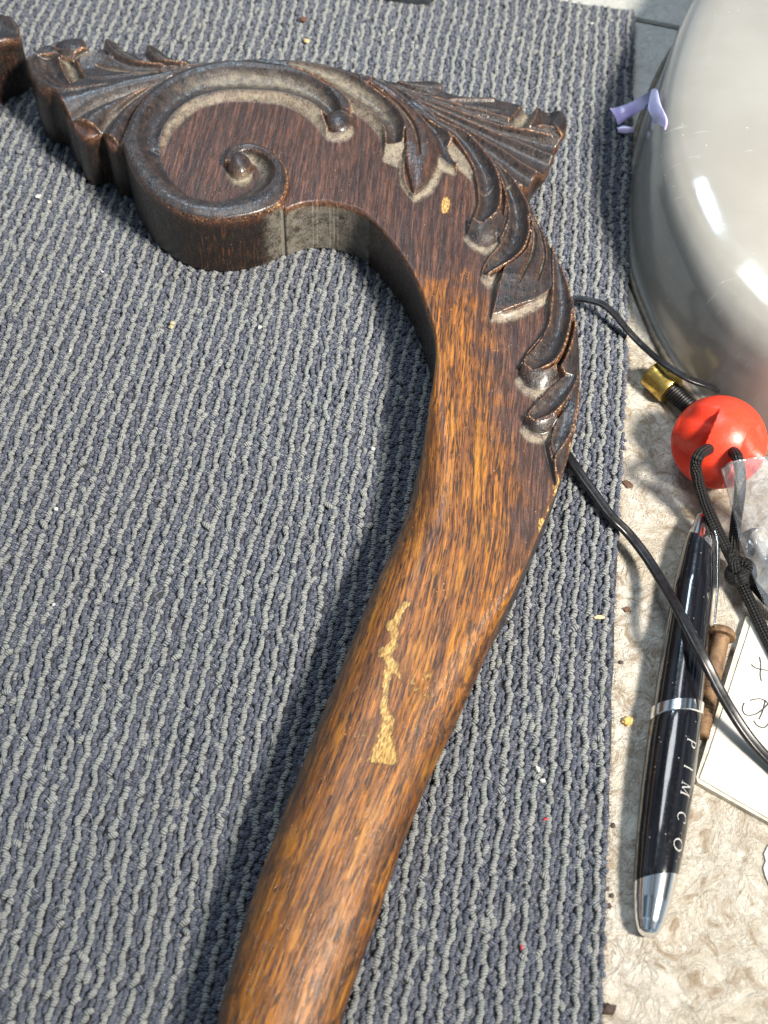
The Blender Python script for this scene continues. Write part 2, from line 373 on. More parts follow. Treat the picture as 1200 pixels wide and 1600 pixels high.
def build_carpet():
    zb, zt = 0.0048, 0.0066
    eA = at(991, 20, 5); eB = at(940, 1600, 5)         # right cut edge
    tA = at(960, 2, 5)                                   # near top-right corner
    D = (eA - eB); D[2] = 0; D /= np.linalg.norm(D); Nn = np.array([D[1], -D[0], 0])   # Nn points right (+x)
    root = empty('carpet_mat', (float(eB[0] - 0.12), 0.2, 0.0))
    tag(root, 'grey blue striped loop pile carpet mat lying under the carved wooden leg', 'carpet')
    # coordinates: p = eB + D*a - Nn*b , a along ribs, b leftwards
    L = float((eA - eB) @ D)
    topdrop = 0.012
    def top_a(b): return L + 0.0015 + 0.035 * b
    rot = 0
    pitch = 0.00137
    verts, uvs, light, rnd = [], [], [], []
    K, M = 7, 6                 # along, around
    tk = np.linspace(-1, 1, K)
    ang = np.linspace(math.radians(-25), math.radians(205), M)
    allp = []
    nrow = int(0.30 / pitch)
    for r in range(nrow):
        b0 = (r + 0.55) * pitch
        ph = rng.random() * 10
        isl = (r % 3 == 1)
        rowoff = (0.0 if isl else (0.00010 if r % 3 == 0 else -0.00010) * -1)
        a = -0.10 + rng.random() * 0.002
        amax = top_a(b0)
        n_est = int((amax - a) / 0.0016) + 5
        step = rng.uniform(0.0013, 0.0021, n_est) if isl else rng.uniform(0.0013, 0.0023, n_est)
        aa = a + np.cumsum(step); aa = aa[aa < amax - 0.0008]
        wob = 0.00028 * np.sin(aa * 900 + ph) + 0.0004 * (vnoise(aa * 1000, np.full_like(aa, r * 3.1), 11, 0.22) - 0.5)
        wob += 0.0022 * (vnoise(aa * 1000, np.full_like(aa, b0 * 1000), 12, 0.03) - 0.5) + 0.0009 * (vnoise(aa * 1000, np.full_like(aa, b0 * 1000), 13, 0.12) - 0.5)
        bb = b0 + rowoff + wob + rng.normal(0, 0.00010, len(aa))
        pos = eB + D * aa[:, None] - Nn * bb[:, None]
        allp.append((pos, np.full(len(aa), isl), step[:len(aa)], np.full(len(aa), r)))
    pos = np.concatenate([p[0] for p in allp]); isl = np.concatenate([p[1] for p in allp]).astype(float)
    stp = np.concatenate([p[2] for p in allp])
    # cull to view + margin
    q = (RC.T @ (pos - np.array([0, 0, CAMH])).T).T
    u = 600 + FPX * q[:, 0] / -q[:, 2]; v = 800 - FPX * q[:, 1] / -q[:, 2]
    keep = (q[:, 2] < 0) & (u > -170) & (v > -260) & (v < 1800)
    pos, isl, stp = pos[keep], isl[keep], stp[keep]; n = len(pos)
    # a few swapped colours (crossed yarns)
    sw = rng.random(n) < 0.012; isl[sw] = 1 - isl[sw]
    ln = stp * rng.uniform(0.58, 0.74, n) + 0.00022
    rad = np.where(isl > 0.5, rng.uniform(0.00072, 0.00094, n), rng.uniform(0.00060, 0.00084, n))
    th = rng.normal(0.26, 0.30, n) * np.where(rng.random(n) < 0.88, 1, -1.6)
    base_a = math.atan2(D[1], D[0]) - th
    ax = np.stack([np.cos(base_a), np.sin(base_a), np.zeros(n)], 1)
    sd = np.stack([np.sin(base_a), -np.cos(base_a), np.zeros(n)], 1)
    up = np.array([0, 0, 1.0])
    zc = 0.0052 + rng.normal(0, 0.00026, n) + 0.0007 * (vnoise(pos[:, 0] * 1000 + 400, pos[:, 1] * 1000 + 400, 14, 0.07) - .5) + np.where(isl > 0.5, 0.00032, -0.00012)
    rr = np.sqrt(np.clip(1 - np.abs(tk) ** 2.6, 0, 1)); rr[0] = rr[-1] = 0.30
    arch = (1 - tk**2)
    tilt = rng.normal(0, 0.25, n)
    Vx = np.zeros((n, K, M, 3))
    for ki in range(K):
        for mi in range(M):
            off = rad * rr[ki]
            Vx[:, ki, mi, :] = (pos + ax * (tk[ki] * ln)[:, None] + sd * (off * math.cos(ang[mi]))[:, None])
            Vx[:, ki, mi, 2] = zc + off * math.sin(ang[mi]) * 1.05 + 0.00055 * arch[ki] - 0.0006 + tilt * tk[ki] * ln
    uv = np.zeros((n, K, M, 2), np.float32)
    uo = rng.random(n) * 50
    # ply stripes wind obliquely round each loop
    uv[..., 0] = uo[:, None, None] + (tk[None, :, None] * ln[:, None, None]) / 0.0021 + (np.arange(M) / M)[None, None, :] * 0.55
    uv[..., 1] = uo[:, None, None] + (np.arange(M) / M)[None, None, :]
    idx = np.arange(n * K * M).reshape(n, K, M)
    F = np.stack([idx[:, :-1, :-1], idx[:, 1:, :-1], idx[:, 1:, 1:], idx[:, :-1, 1:]], -1).reshape(-1, 4)
    rd = np.repeat(np.clip(rng.normal(0.5, 0.25, n), 0, 1), K * M)
    o = mesh_obj('pile', Vx.reshape(-1, 3), F, M_YARN, root, uv=uv.reshape(-1, 2), attrs={'light': np.repeat(isl, K * M), 'rand': rd})
    o['kind'] = 'stuff'
    # backing slab with slightly uneven edge
    c = []
    for a_, b_ in [(x, 0.0) for x in np.linspace(-0.11, L, 60)] + [(top_a(x), x) for x in np.linspace(0.0, 0.31, 60)]:
        p = eB + D * a_ - Nn * b_; c.append(p)
    c.append(eB + D * (-0.11) - Nn * 0.31)
    c = np.array(c); jit = (rng.random((len(c), 2)) - 0.5) * 0.0006; c[:, :2] += jit
    m = len(c)
    V = np.concatenate([c * [1, 1, 0] + [0, 0, 0.0003], c * [1, 1, 0] + [0, 0, zb]])
    F = [tuple(range(m))[::-1], tuple(range(m, 2 * m))] + [(i, (i + 1) % m, m + (i + 1) % m, m + i) for i in range(m)]
    mesh_obj('backing', V, F, M_BACK, root, smooth=False)
    # frayed cut fibres along the right edge
    Vs, Fs = [], []
    for i in range(1500):
        a_ = rng.uniform(-0.06, L); p = eB + D * a_ + Nn * rng.uniform(-0.0004, 0.0003); p = p * [1, 1, 0] + [0, 0, rng.uniform(0.001, 0.0062)]
        q = p + Nn * rng.uniform(0.0003, 0.0013) + D * rng.normal(0, 0.0005) + np.array([0, 0, rng.normal(0, 0.0004)])
        q[2] = max(q[2], 0.0004)
        w = D * 0.00007; k = len(Vs); Vs += [p - w, p + w, q + w * .5, q - w * .5, p + [0, 0, .00012]]; Fs += [(k, k + 1, k + 2, k + 3), (k, k + 3, k + 4), (k + 1, k + 4, k + 2)]
    f = mesh_obj('edge_fringe', np.array(Vs), Fs, mat_simple('fringe_yarn', (0.13, 0.135, 0.15), 0.95), root); f['kind'] = 'stuff'
build_carpet()

def build_lint():
    r_ = np.random.default_rng(5); Vs, Fs = [], []
    for i in range(150):
        u, v = r_.uniform(-20, 960), r_.uniform(0, 1600); p = at(u, v, 6.7); a = r_.uniform(0, 6.28); L = r_.uniform(.0012, .0042); k = r_.normal(0, 500)
        t = np.linspace(0, 1, 8); ang = a + k * t * L; st = L / 7
        P = np.column_stack([p[0] + np.cumsum(np.cos(ang)) * st, p[1] + np.cumsum(np.sin(ang)) * st, p[2] + .0003 * np.sin(t * 3.1) + t * r_.normal(0, .0002)])
        if P[:, 0].max() > at(955, v, 6)[0]: continue
        vv, ff, _ = sweep(P, circ(.000045, 4)); b = len(Vs); Vs += list(vv); Fs += [tuple(x + b for x in f) for f in ff]
    root = bpy.data.objects['carpet_mat']
    o = mesh_obj('lint', np.array(Vs), Fs, mat_simple('lint_fibre', (.42, .43, .44), .8), root); o['kind'] = 'stuff'
build_lint()

# ------------------------------------------------------------------ carved leg
def poly_dist(P, poly):
    """distance of points P (n,2) to closed polyline; nearest point, index of the nearest vertex"""
    from mathutils.kdtree import KDTree
    Q = []; I = []
    B = np.roll(poly, -1, 0); m = 5
    for k in range(m): Q.append(poly + (B - poly) * k / m); I.append(np.arange(len(poly)))
    Q = np.concatenate(Q); I = np.concatenate(I); kd = KDTree(len(Q))
    for i, q in enumerate(Q): kd.insert((q[0], q[1], 0.0), i)
    kd.balance(); ix = np.empty(len(P), int); dd = np.empty(len(P)); f = kd.find
    for i, (x, y) in enumerate(P.tolist()):
        _, a, d = f((x, y, 0.0)); ix[i] = a; dd[i] = d
    return dd, Q[ix], I[ix]

def inside_mask(xs, ys, poly):
    A = poly; B = np.roll(poly, -1, 0); M = np.zeros((len(ys), len(xs)), bool)
    for j, y in enumerate(ys):
        c = (A[:, 1] > y) != (B[:, 1] > y)
        if not c.any(): continue
        xi = A[c, 0] + (y - A[c, 1]) / (B[c, 1] - A[c, 1]) * (B[c, 0] - A[c, 0]); xi.sort()
        for a, b in zip(xi[::2], xi[1::2]): M[j] |= (xs >= a) & (xs <= b)
    return M

def gblur(a, sg):
    k = int(max(1, round(3 * sg))); w = np.exp(-0.5 * (np.arange(-k, k + 1) / sg) ** 2); w /= w.sum()
    for ax in (0, 1):
        p = np.pad(a, [(k, k) if i == ax else (0, 0) for i in (0, 1)], mode='edge'); o = np.zeros_like(a)
        for i, wi in enumerate(w): o += wi * (p[i:i + a.shape[0], :] if ax == 0 else p[:, i:i + a.shape[1]])
        a = o
    return a

class Relief:
    """height field over a plan outline, in millimetres"""
    def __init__(s, outline_mm, step, ztop, zbot, fine=None):
        s.poly = outline_mm; s.st = step; s.ztop = ztop; s.zbot = zbot
        lo = outline_mm.min(0) - 2 * step; hi = outline_mm.max(0) + 2 * step
        s.xs = np.arange(lo[0], hi[0], step); s.ys = np.arange(lo[1], hi[1], step)
        s.X, s.Y = np.meshgrid(s.xs, s.ys)
        s.h = np.zeros(s.X.shape); s.dust = np.zeros_like(s.h); s.carved = np.zeros_like(s.h); s.raw = np.zeros_like(s.h); s.wearx = np.zeros_like(s.h)
        s.mask = inside_mask(s.xs, s.ys, s.poly)
    def strip(s, A, B, prof, dust=0.0, carved=1.0, mode='set', z=28.5, ends=(0, 0)):
        """A,B paired pixel polylines; prof = heights across (A->B), or list of such along"""
        A = np.array([at(u, v, z)[:2] / MM for u, v in A]); B = np.array([at(u, v, z)[:2] / MM for u, v in B])
        ln = max(np.linalg.norm(np.diff(A, axis=0), axis=1).sum(), np.linalg.norm(np.diff(B, axis=0), axis=1).sum())
        wd = np.linalg.norm(A - B, axis=1).max()
        n = int(ln / s.st * 2.6) + 8; m = int(wd / s.st * 2.2) + 6
        a = crom(A, n); b = crom(B, n); t = np.linspace(0, 1, m)
        P = a[:, None, :] * (1 - t)[None, :, None] + b[:, None, :] * t[None, :, None]
        prof = np.atleast_2d(np.array(prof, float)); dp = np.atleast_2d(np.array(dust, float))
        def field(pr):
            pr = np.atleast_2d(pr); ks = np.linspace(0, 1, pr.shape[0]); kt = np.linspace(0, 1, pr.shape[1])
            if pr.shape[1] == 1: cols = np.repeat(pr, m, 1)
            else:
                tt = t * (pr.shape[1] - 1); i = np.clip(tt.astype(int), 0, pr.shape[1] - 2); f = tt - i
                p0 = pr[:, np.maximum(i - 1, 0)]; p1 = pr[:, i]; p2 = pr[:, i + 1]; p3 = pr[:, np.minimum(i + 2, pr.shape[1] - 1)]
                cols = 0.5 * (2 * p1 + (-p0 + p2) * f + (2 * p0 - 5 * p1 + 4 * p2 - p3) * f**2 + (-p0 + 3 * p1 - 3 * p2 + p3) * f**3)
            q = np.linspace(0, 1, n)
            return np.stack([np.interp(q, ks, cols[:, j]) for j in range(m)], 1)
        Hh = field(prof); Dd = field(dp) if dp.shape[1] > 1 or dp.shape[0] > 1 else np.full((n, m), dp[0, 0])
        ix = np.round((P[..., 0] - s.xs[0]) / s.st).astype(int).ravel(); iy = np.round((P[..., 1] - s.ys[0]) / s.st).astype(int).ravel()
        ok = (ix >= 0) & (iy >= 0) & (ix < len(s.xs)) & (iy < len(s.ys)); ix, iy = ix[ok], iy[ok]
        cnt = np.zeros(s.h.shape); hs = np.zeros(s.h.shape); ds = np.zeros(s.h.shape)
        np.add.at(cnt, (iy, ix), 1); np.add.at(hs, (iy, ix), Hh.ravel()[ok]); np.add.at(ds, (iy, ix), Dd.ravel()[ok])
        w = cnt > 0; hv = hs[w] / cnt[w]
        if mode == 'set': s.h[w] = hv
        elif mode == 'max': s.h[w] = np.maximum(s.h[w], hv)
        elif mode == 'add': s.h[w] += hv
        elif mode == 'raw': s.raw[w] = np.maximum(s.raw[w], hv); return
        s.dust[w] = ds[w] / cnt[w] if mode != 'add' else np.maximum(s.dust[w], ds[w] / cnt[w])
        if mode != 'add': s.carved[w] = carved
    def line(s, pts, width_px, hgt, dust=0.0, z=28.5, carved=None):
        """narrow groove (hgt<0) or bead (hgt>0), added"""
        P = np.array(pts, float); T = np.gradient(P, axis=0); T /= np.linalg.norm(T, axis=1)[:, None]; Nn = np.stack([-T[:, 1], T[:, 0]], 1)
        w = np.full(len(P), width_px, float); w[0] *= 0.4; w[-1] *= 0.4
        s.strip(P + Nn * w[:, None] / 2, P - Nn * w[:, None] / 2, [0, hgt * .5, hgt, hgt * .5, 0], dust=[0, dust * .6, dust, dust * .6, 0], mode='add', z=z)
    def dome(s, u, v, rx, ry, hh, base=0.0, z=28.5, dust=0.0, rot=0.0, mode='max'):
        c = at(u, v, z)[:2] / MM; ex = at(u + rx, v, z)[:2] / MM - c; ey = at(u, v - ry, z)[:2] / MM - c
        Mx = np.linalg.inv(np.stack([ex, ey], 1)); dx = s.X - c[0]; dy = s.Y - c[1]
        a = Mx[0, 0] * dx + Mx[0, 1] * dy; b = Mx[1, 0] * dx + Mx[1, 1] * dy
        if rot: a, b = a * math.cos(rot) + b * math.sin(rot), -a * math.sin(rot) + b * math.cos(rot)
        q = 1 - a * a - b * b; w = q > 0
        val = base + (hh - base) * np.sqrt(np.clip(q, 0, 1))
        if mode == 'max': s.h[w] = np.maximum(s.h[w], val[w])
        elif mode == 'set': s.h[w] = val[w]
        else: s.h[w] += val[w]
        s.dust[w] *= 0.2; s.dust[w] = np.maximum(s.dust[w], dust); s.carved[w] = 1
    def build(s, name, mat, parent, rad_fun, stain_fun, wall_dust_lit_fun, grain_fun, blur=1.0, under=None):
        hb = gblur(s.h, blur) * np.where(s.h > 0, 1.3, 1.5)
        # hand tool unevenness
        hb += s.carved * 0.14 * (vnoise(s.X + 500, s.Y + 500, 3, 0.45) - 0.5) + 0.07 * (vnoise(s.X + 500, s.Y + 500, 4, 1.3) - 0.5) * s.carved
        big = gblur(s.h, 3.2); cav = np.clip((big - gblur(s.h, .9)) * 1.5, 0, 1); wear = np.clip((gblur(s.h, .8) - big) * 1.5 - 0.12, 0, 1); fine = np.clip((gblur(s.h, .7) - gblur(s.h, 1.9)) * 5.0 - 0.35, 0, 0.9) * (s.carved > .3); wear = np.maximum(wear * .7, fine)
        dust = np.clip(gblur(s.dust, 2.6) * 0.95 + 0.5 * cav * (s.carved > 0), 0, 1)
        m = s.mask; iy, ix = np.nonzero(m); P = np.stack([s.X[m], s.Y[m]], 1)
        d, np_, bi = poly_dist(P, s.poly)
        sel = d > 0.42 * s.st; P, d, np_, bi, iy, ix = P[sel], d[sel], np_[sel], bi[sel], iy[sel], ix[sel]
        idm = -np.ones(m.shape, int); idm[iy, ix] = np.arange(len(P))
        a, b, c, e = idm[:-1, :-1], idm[:-1, 1:], idm[1:, 1:], idm[1:, :-1]; ok = (a >= 0) & (b >= 0) & (c >= 0) & (e >= 0)
        F = np.stack([a[ok], b[ok], c[ok], e[ok]], 1)
        used = np.zeros(len(P), bool); used[F.ravel()] = True; remap = -np.ones(len(P), int); remap[used] = np.arange(used.sum()); F = remap[F]
        P, d, np_, bi, iy, ix = P[used], d[used], np_[used], bi[used], iy[used], ix[used]
        # boundary edges (directed, ccw)
        E = np.concatenate([F[:, [0, 1]], F[:, [1, 2]], F[:, [2, 3]], F[:, [3, 0]]]); key = E[:, 0] * 10**7 + E[:, 1]; rkey = E[:, 1] * 10**7 + E[:, 0]
        bd = E[~np.isin(rkey, key)]; bv = np.unique(bd)
        P[bv] = np_[bv]; d[bv] = 0
        r, kdrop = rad_fun(P[:, 0], P[:, 1], bi)
        z = s.ztop + hb[iy, ix]; q = np.clip(1 - d / r, 0, 1); z = z - kdrop * (1 - np.sqrt(np.clip(1 - q * q, 0, 1)))
        # smooth z along border cells
        V = np.column_stack([P, z]); n0 = len(V)
        dust_sheen_v = dust[iy, ix]; wearv = wear[iy, ix]; carv = gblur(s.carved, 1.5)[iy, ix]; rawv = gblur(s.raw, 2.0)[iy, ix]
        # walls
        poly = s.poly; B2 = np.roll(poly, -1, 0); tg = B2 - poly; nr = np.stack([-tg[:, 1], tg[:, 0]], 1)
        ar = 0.5 * np.sum(poly[:, 0] * B2[:, 1] - B2[:, 0] * poly[:, 1]); nr *= np.sign(ar)       # inward
        nr = sum(np.roll(nr, k, 0) for k in (-2, -1, 0, 1, 2)); nr /= np.linalg.norm(nr, axis=1)[:, None]
        inw = nr[bi[bv]]; zb = z[bv]; rr = r[bv]; kd = kdrop[bv]
        rings = [V]; K = 10; lm = -np.ones(n0, int); lm[bv] = np.arange(len(bv)); nb = len(bv)
        for k in range(1, K + 1):
            t = k / K; zz = zb + (s.zbot - zb) * t
            edge = np.minimum(rr * 0.9, 9.0); bb = np.clip(kd, 0.3, None)
            low = np.clip(1 - (zz - s.zbot) / bb, 0, 1); ins = edge * (1 - np.sqrt(np.clip(1 - low**2, 0, 1)))
            ins = np.minimum(ins, edge) * (kd > 3) + (0.25 * t + (under(P[bv, 0], P[bv, 1]) if under else 0.0) * sst(np.full(nb, t), .12, .75)) * (kd <= 3)
            rings.append(np.column_stack([P[bv] + inw * ins[:, None], zz]))
        Vall = np.concatenate(rings)
        def ring_id(i, k): return i if k == 0 else n0 + (k - 1) * nb + lm[i]
        WF = []
        for k in range(K):
            i0, i1 = bd[:, 0], bd[:, 1]
            a_ = i0 if k == 0 else n0 + (k - 1) * nb + lm[i0]; b_ = i1 if k == 0 else n0 + (k - 1) * nb + lm[i1]
            c_ = n0 + k * nb + lm[i1]; d_ = n0 + k * nb + lm[i0]; WF.append(np.stack([b_, a_, d_, c_], 1))
        Fall = np.concatenate([F] + WF)
        wd = wall_dust_lit_fun(P[bv, 0], P[bv, 1])
        wallv = np.zeros(len(Vall)); rnd_edge = kd > 4
        for k in range(1, K + 1): wallv[n0 + (k - 1) * nb:n0 + k * nb] = np.where(rnd_edge, 0.0, min(1.0, k / 1.5))
        ext = lambda a_, w_: np.concatenate([a_] + [w_(k) for k in range(1, K + 1)])
        st = stain_fun(P[:, 0], P[:, 1], bi)
        att = {'dust': ext(dust_sheen_v, lambda k: wd), 'wear': ext(wearv + (1 - sst(d, 0, 0.55)) * 0.5 * (kdrop < 3), lambda k: np.full(nb, 0.5 if k == 1 else 0.0)),
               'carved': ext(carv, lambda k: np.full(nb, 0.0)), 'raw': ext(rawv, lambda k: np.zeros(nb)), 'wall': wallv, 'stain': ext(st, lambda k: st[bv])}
        o = mesh_obj(name, Vall * MM, Fall, mat, parent, attrs=att)
        ga = o.data.attributes.new('grain', 'FLOAT_VECTOR', 'POINT'); ga.data.foreach_set('vector', grain_fun(Vall).astype(np.float32).ravel())
        return o

def outline_world(segs, step=0.35):
    """segs: list of (u,v,z); smooth only inside each run; runs joined at corners"""
    out = []
    for run in segs:
        P = np.array([at(u, v, z)[:2] / MM for u, v, z in run])
        if len(P) > 2: P = crom(P, len(P) * 14)
        out.append(arc_resample(P, step)[:-1] if np.linalg.norm(P[-1] - P[0]) > 0.5 else P)
    return np.concatenate(out)

ZH = 28.5
def zz(pts, z): return [(u, v, z) for u, v in pts]
def leg_outline():
    runs = []
    def R(pts, z=ZH): runs.append([(p[0], p[1], p[2] if len(p) > 2 else z) for p in pts])
    R([(92, 153), (82, 144), (68, 141), (56, 134), (47, 121), (41, 104), (43, 92), (52, 80), (66, 72), (80, 69), (88, 66)])
    R([(88, 66), (100, 64), (118, 61), (129, 61), (134, 67), (136, 73), (143, 74), (152, 73), (160, 76)])
    R([(160, 76), (163, 69), (172, 66), (183, 70), (195, 78), (206, 82), (224, 83)])
    R([(224, 83), (228, 77), (239, 73), (249, 77), (260, 86), (273, 92), (300, 96), (350, 98), (400, 96), (430, 97), (455, 97), (480, 99), (505, 103), (530, 109), (550, 115), (570, 120), (590, 124), (610, 130), (632, 131)])
    R([(632, 131), (650, 132), (663, 130), (675, 128), (686, 132), (691, 139), (692, 144), (705, 148)])
    R([(705, 148), (722, 152), (745, 154), (770, 153), (778, 157), (797, 161), (820, 166), (836, 168), (852, 169), (866, 173), (878, 180), (885, 189)])
    R([(885, 189), (885, 203), (877, 215), (874, 226), (866, 232), (867, 243), (862, 252), (858, 262), (850, 271), (841, 274)])
    R([(841, 274), (835, 277), (828, 287), (818, 293), (811, 295)])
    R([(811, 295), (820, 312), (829, 328), (845, 358), (860, 385), (875, 412), (886, 437), (893, 462), (898, 495), (903, 530), (906, 570), (906, 605), (903, 640), (897, 678), (889, 710), (880, 736), (868, 770, 28), (843, 830, 27), (817, 891, 26), (795, 938, 25), (772, 986, 22), (754, 1031, 20), (736, 1075, 18.5), (709, 1136, 18), (675, 1208, 17), (644, 1283, 17), (620, 1345, 17), (602, 1397, 17), (586, 1446, 17), (568, 1495, 17), (549, 1549, 17), (533, 1600, 17), (517, 1660, 17), (500, 1740, 17), (484, 1820, 17)])
    R([(484, 1820, 17), (440, 1840, 17), (350, 1840, 17), (300, 1815, 17)])
    R([(300, 1815, 17), (312, 1740, 17), (324, 1665, 17), (338, 1600, 17), (350, 1550, 17), (365, 1500, 17), (383, 1436, 17), (400, 1385, 17), (420, 1330, 17), (440, 1276, 17), (462, 1220, 17), (484, 1163, 17.5), (504, 1112, 18),
       (525, 1060, 18.5), (546, 1005, 19), (567, 950, 20), (590, 896, 21), (610, 850, 22), (628, 806, 23), (643, 763, 24), (655, 715, 25), (665, 665, 26), (672, 620, 26.5), (679, 580, 27), (682, 545, 27), (678, 515, 27), (670, 489, 27),
       (659, 458, 27), (645, 427, 27), (626, 396, 27), (607, 371, 27), (591, 352, 27), (575, 337, 27), (555, 325, 27), (530, 318, 27), (505, 314, 27), (480, 315, 27), (460, 320, 27), (445, 327, 27)])
    R([(445, 327, 27), (443, 322, 27.5), (438, 319)])
    R([(438, 319), (425, 327), (405, 335), (380, 341), (350, 345), (320, 344), (295, 339), (270, 329), (250, 316), (232, 301), (215, 281), (204, 262), (196, 243), (191, 227)])
    R([(191, 227), (184, 226), (176, 224), (166, 217), (159, 203)])
    R([(159, 203), (150, 205), (141, 208), (128, 207), (115, 196), (110, 185)])
    R([(110, 185), (103, 179), (97, 166), (92, 153)])
    P = outline_world(runs)
    d = np.linalg.norm(P - np.roll(P, -1, 0), axis=1); P = P[d > 0.02]
    return P

def build_leg():
    poly = leg_outline()
    R = Relief(poly, 0.22, 27.0, 6.6)
    S = R.strip
    # ---- left spray above the scroll
    S([(40, 96), (70, 68), (100, 60), (160, 62), (230, 70), (300, 92), (420, 94)], [(90, 154), (100, 152), (120, 146), (160, 139), (210, 130), (270, 117), (380, 101)], [[1.2, 1.0, .7, 1.0, 1.6], [1.4, 1.2, .9, 1.3, 1.9], [1.7, 1.5, 1.2, 1.5, 2.2]])
    S([(39, 100), (46, 123), (60, 138), (88, 150), (125, 147), (170, 138)], [(56, 88), (64, 108), (78, 124), (100, 136), (135, 138), (170, 134)], [1.2, 2.3, 2.5, 1.7, 0.8])                       # tip rim
    S([(56, 86), (64, 106), (78, 122), (102, 134)], [(92, 82), (98, 98), (104, 112), (116, 128)], [1.0, -.1, -.5, .0, .9])            # tip cove
    S([(92, 86), (97, 100), (103, 113), (112, 127)], [(116, 92), (120, 102), (126, 115), (130, 122)], [-.2, -.9, -.6], dust=[.3, .75, .4])
    S([(76, 66), (95, 62), (118, 58), (134, 60)], [(88, 80), (100, 86), (113, 86), (134, 74)], [1.8, 1.4, 1.0, 1.8, .6])
    R.dome(112, 72, 24, 13, 2.3, 0.8)
    S([(114, 87), (132, 77), (150, 72)], [(118, 96), (140, 88), (156, 78)], [.1, -.7, .2], dust=[.3, .8, .4])
    S([(116, 96), (124, 102), (128, 112)], [(122, 94), (130, 110), (132, 122)], [2.0, 1.9, .3], dust=[.1, .2, .6])
    S([(122, 92), (160, 88), (205, 100), (270, 106), (340, 100)], [(132, 122), (160, 124), (210, 118), (270, 112), (340, 102)], [[1.9, 1.2, .8, 1.3, 1.7], [2.2, 1.7, 1.3, 1.8, 2.2]], dust=[0, .1, .1, .15, 0])
    R.line([(150, 100), (175, 107), (210, 113), (250, 114)], 7, -.9, .9)
    S([(161, 68), (164, 82), (178, 94), (205, 104), (250, 108)], [(178, 64), (190, 74), (205, 84), (232, 97), (262, 104)], [1.0, 2.6, 2.5, 1.6, 1.0])
    R.dome(176, 79, 11, 13, 2.5, 1.4, rot=.5)
    S([(226, 80), (230, 92), (246, 102), (280, 106)], [(246, 73), (256, 84), (272, 93), (300, 99)], [1.0, 2.7, 2.4, 1.6, 1.3])
    R.dome(238, 84, 10, 10, 2.4, 1.4)
    # petals below
    S([(90, 150), (140, 141), (180, 133), (215, 127), (262, 117), (300, 106)], [(112, 184), (140, 167), (180, 152), (215, 141), (255, 130), (296, 110)], [[1.9, 2.2, 1.9, 1.2, .1], [2.2, 2.1, 1.8, 1.1, .3], [2.2, 2.1, 1.9, 1.6, 1.2]], dust=[0, 0, 0, .0, .55])
    S([(112, 184), (140, 167), (180, 152), (215, 141), (250, 131), (292, 112)], [(159, 204), (170, 186), (183, 174), (202, 158), (235, 138), (280, 117)], [[.1, 1.6, 2.3, 1.7, .1], [.1, 1.5, 2.0, 1.6, .2], [1.2, 1.7, 2, 1.6, 1.2]], dust=[.4, 0, 0, 0, .6])
    S([(159, 204), (170, 186), (183, 174), (202, 158), (228, 142), (270, 122)], [(191, 228), (197, 210), (205, 188), (214, 170), (232, 152), (262, 128)], [[.1, 1.4, 1.8, 1.0, -.1], [.1, 1.2, 1.5, 1.0, -.1], [1.2, 1.4, 1.6, 1.4, 1.2]], dust=[.4, 0, 0, 0, .8])
    # ---- second sweep along the top (outer ridge) and cove B
    S([(380, 94), (430, 95), (480, 98), (520, 106), (550, 115), (580, 123)], [(380, 103), (430, 106), (470, 112), (505, 124), (535, 142), (560, 158)], [1.9, 2.2, 2.1, 1.9])
    Bo = [(452, 99), (488, 104), (520, 111), (550, 121), (572, 134), (590, 146), (610, 163), (625, 181), (632, 196), (631, 222)]
    Bi = [(450, 106), (476, 114), (504, 127), (526, 142), (548, 156), (568, 168), (584, 179), (595, 192), (602, 206), (603, 226)]
    S(Bo, Bi, [[2.2, 1.9, 1.7, 1.9, 2.1], [2.5, 1.0, .3, .7, 1.9], [2.6, .8, -.1, .4, 1.7], [2.6, 1.1, .2, .4, 1.5]], dust=[[.2, .6, .8, .6, .3], [0, .7, .85, .6, .2], [0, .5, .6, .5, .2], [0, .1, .1, .1, 0]])
    Bj = [(450, 106), (474, 118), (500, 132), (520, 146), (540, 162), (560, 176), (576, 188), (588, 202), (596, 214), (598, 236)]
    S(Bi[3:], Bj[3:], [1.9, .9, 0], dust=[.4, .95, .6], carved=.6)
    S([(603, 226), (618, 225), (632, 222)], [(597, 246), (615, 254), (629, 258)], [1.6, .5, -.2], dust=[.9, 1, .8], carved=.5)
    # ---- scroll band
    So = [(550, 182), (546, 165), (530, 148), (510, 136), (480, 119), (450, 109), (420, 104), (380, 100), (350, 100), (320, 104), (290, 113), (266, 125), (246, 139), (226, 159), (209, 182), (199, 206), (190, 228), (194, 246), (203, 266), (214, 283), (231, 303), (249, 318), (270, 331), (295, 341), (320, 346), (350, 347), (380, 343), (405, 337), (426, 328), (440, 315), (448, 299), (450, 283), (446, 266), (437, 253), (425, 242), (406, 232), (386, 228), (368, 232), (356, 243), (352, 257)]
    Ri = [(534, 176), (528, 161), (516, 146), (500, 134), (475, 123), (448, 115), (420, 112), (380, 108), (350, 109), (325, 114), (300, 121), (278, 131), (259, 143), (240, 160), (224, 182), (216, 206), (216, 226), (222, 242), (230, 256), (240, 269), (256, 287), (272, 300), (290, 310), (310, 317), (330, 320), (352, 320), (376, 316), (398, 309), (413, 301), (423, 291), (429, 280), (430, 270), (427, 260), (420, 251), (412, 245), (400, 240), (386, 238), (374, 241), (366, 248), (363, 257)]
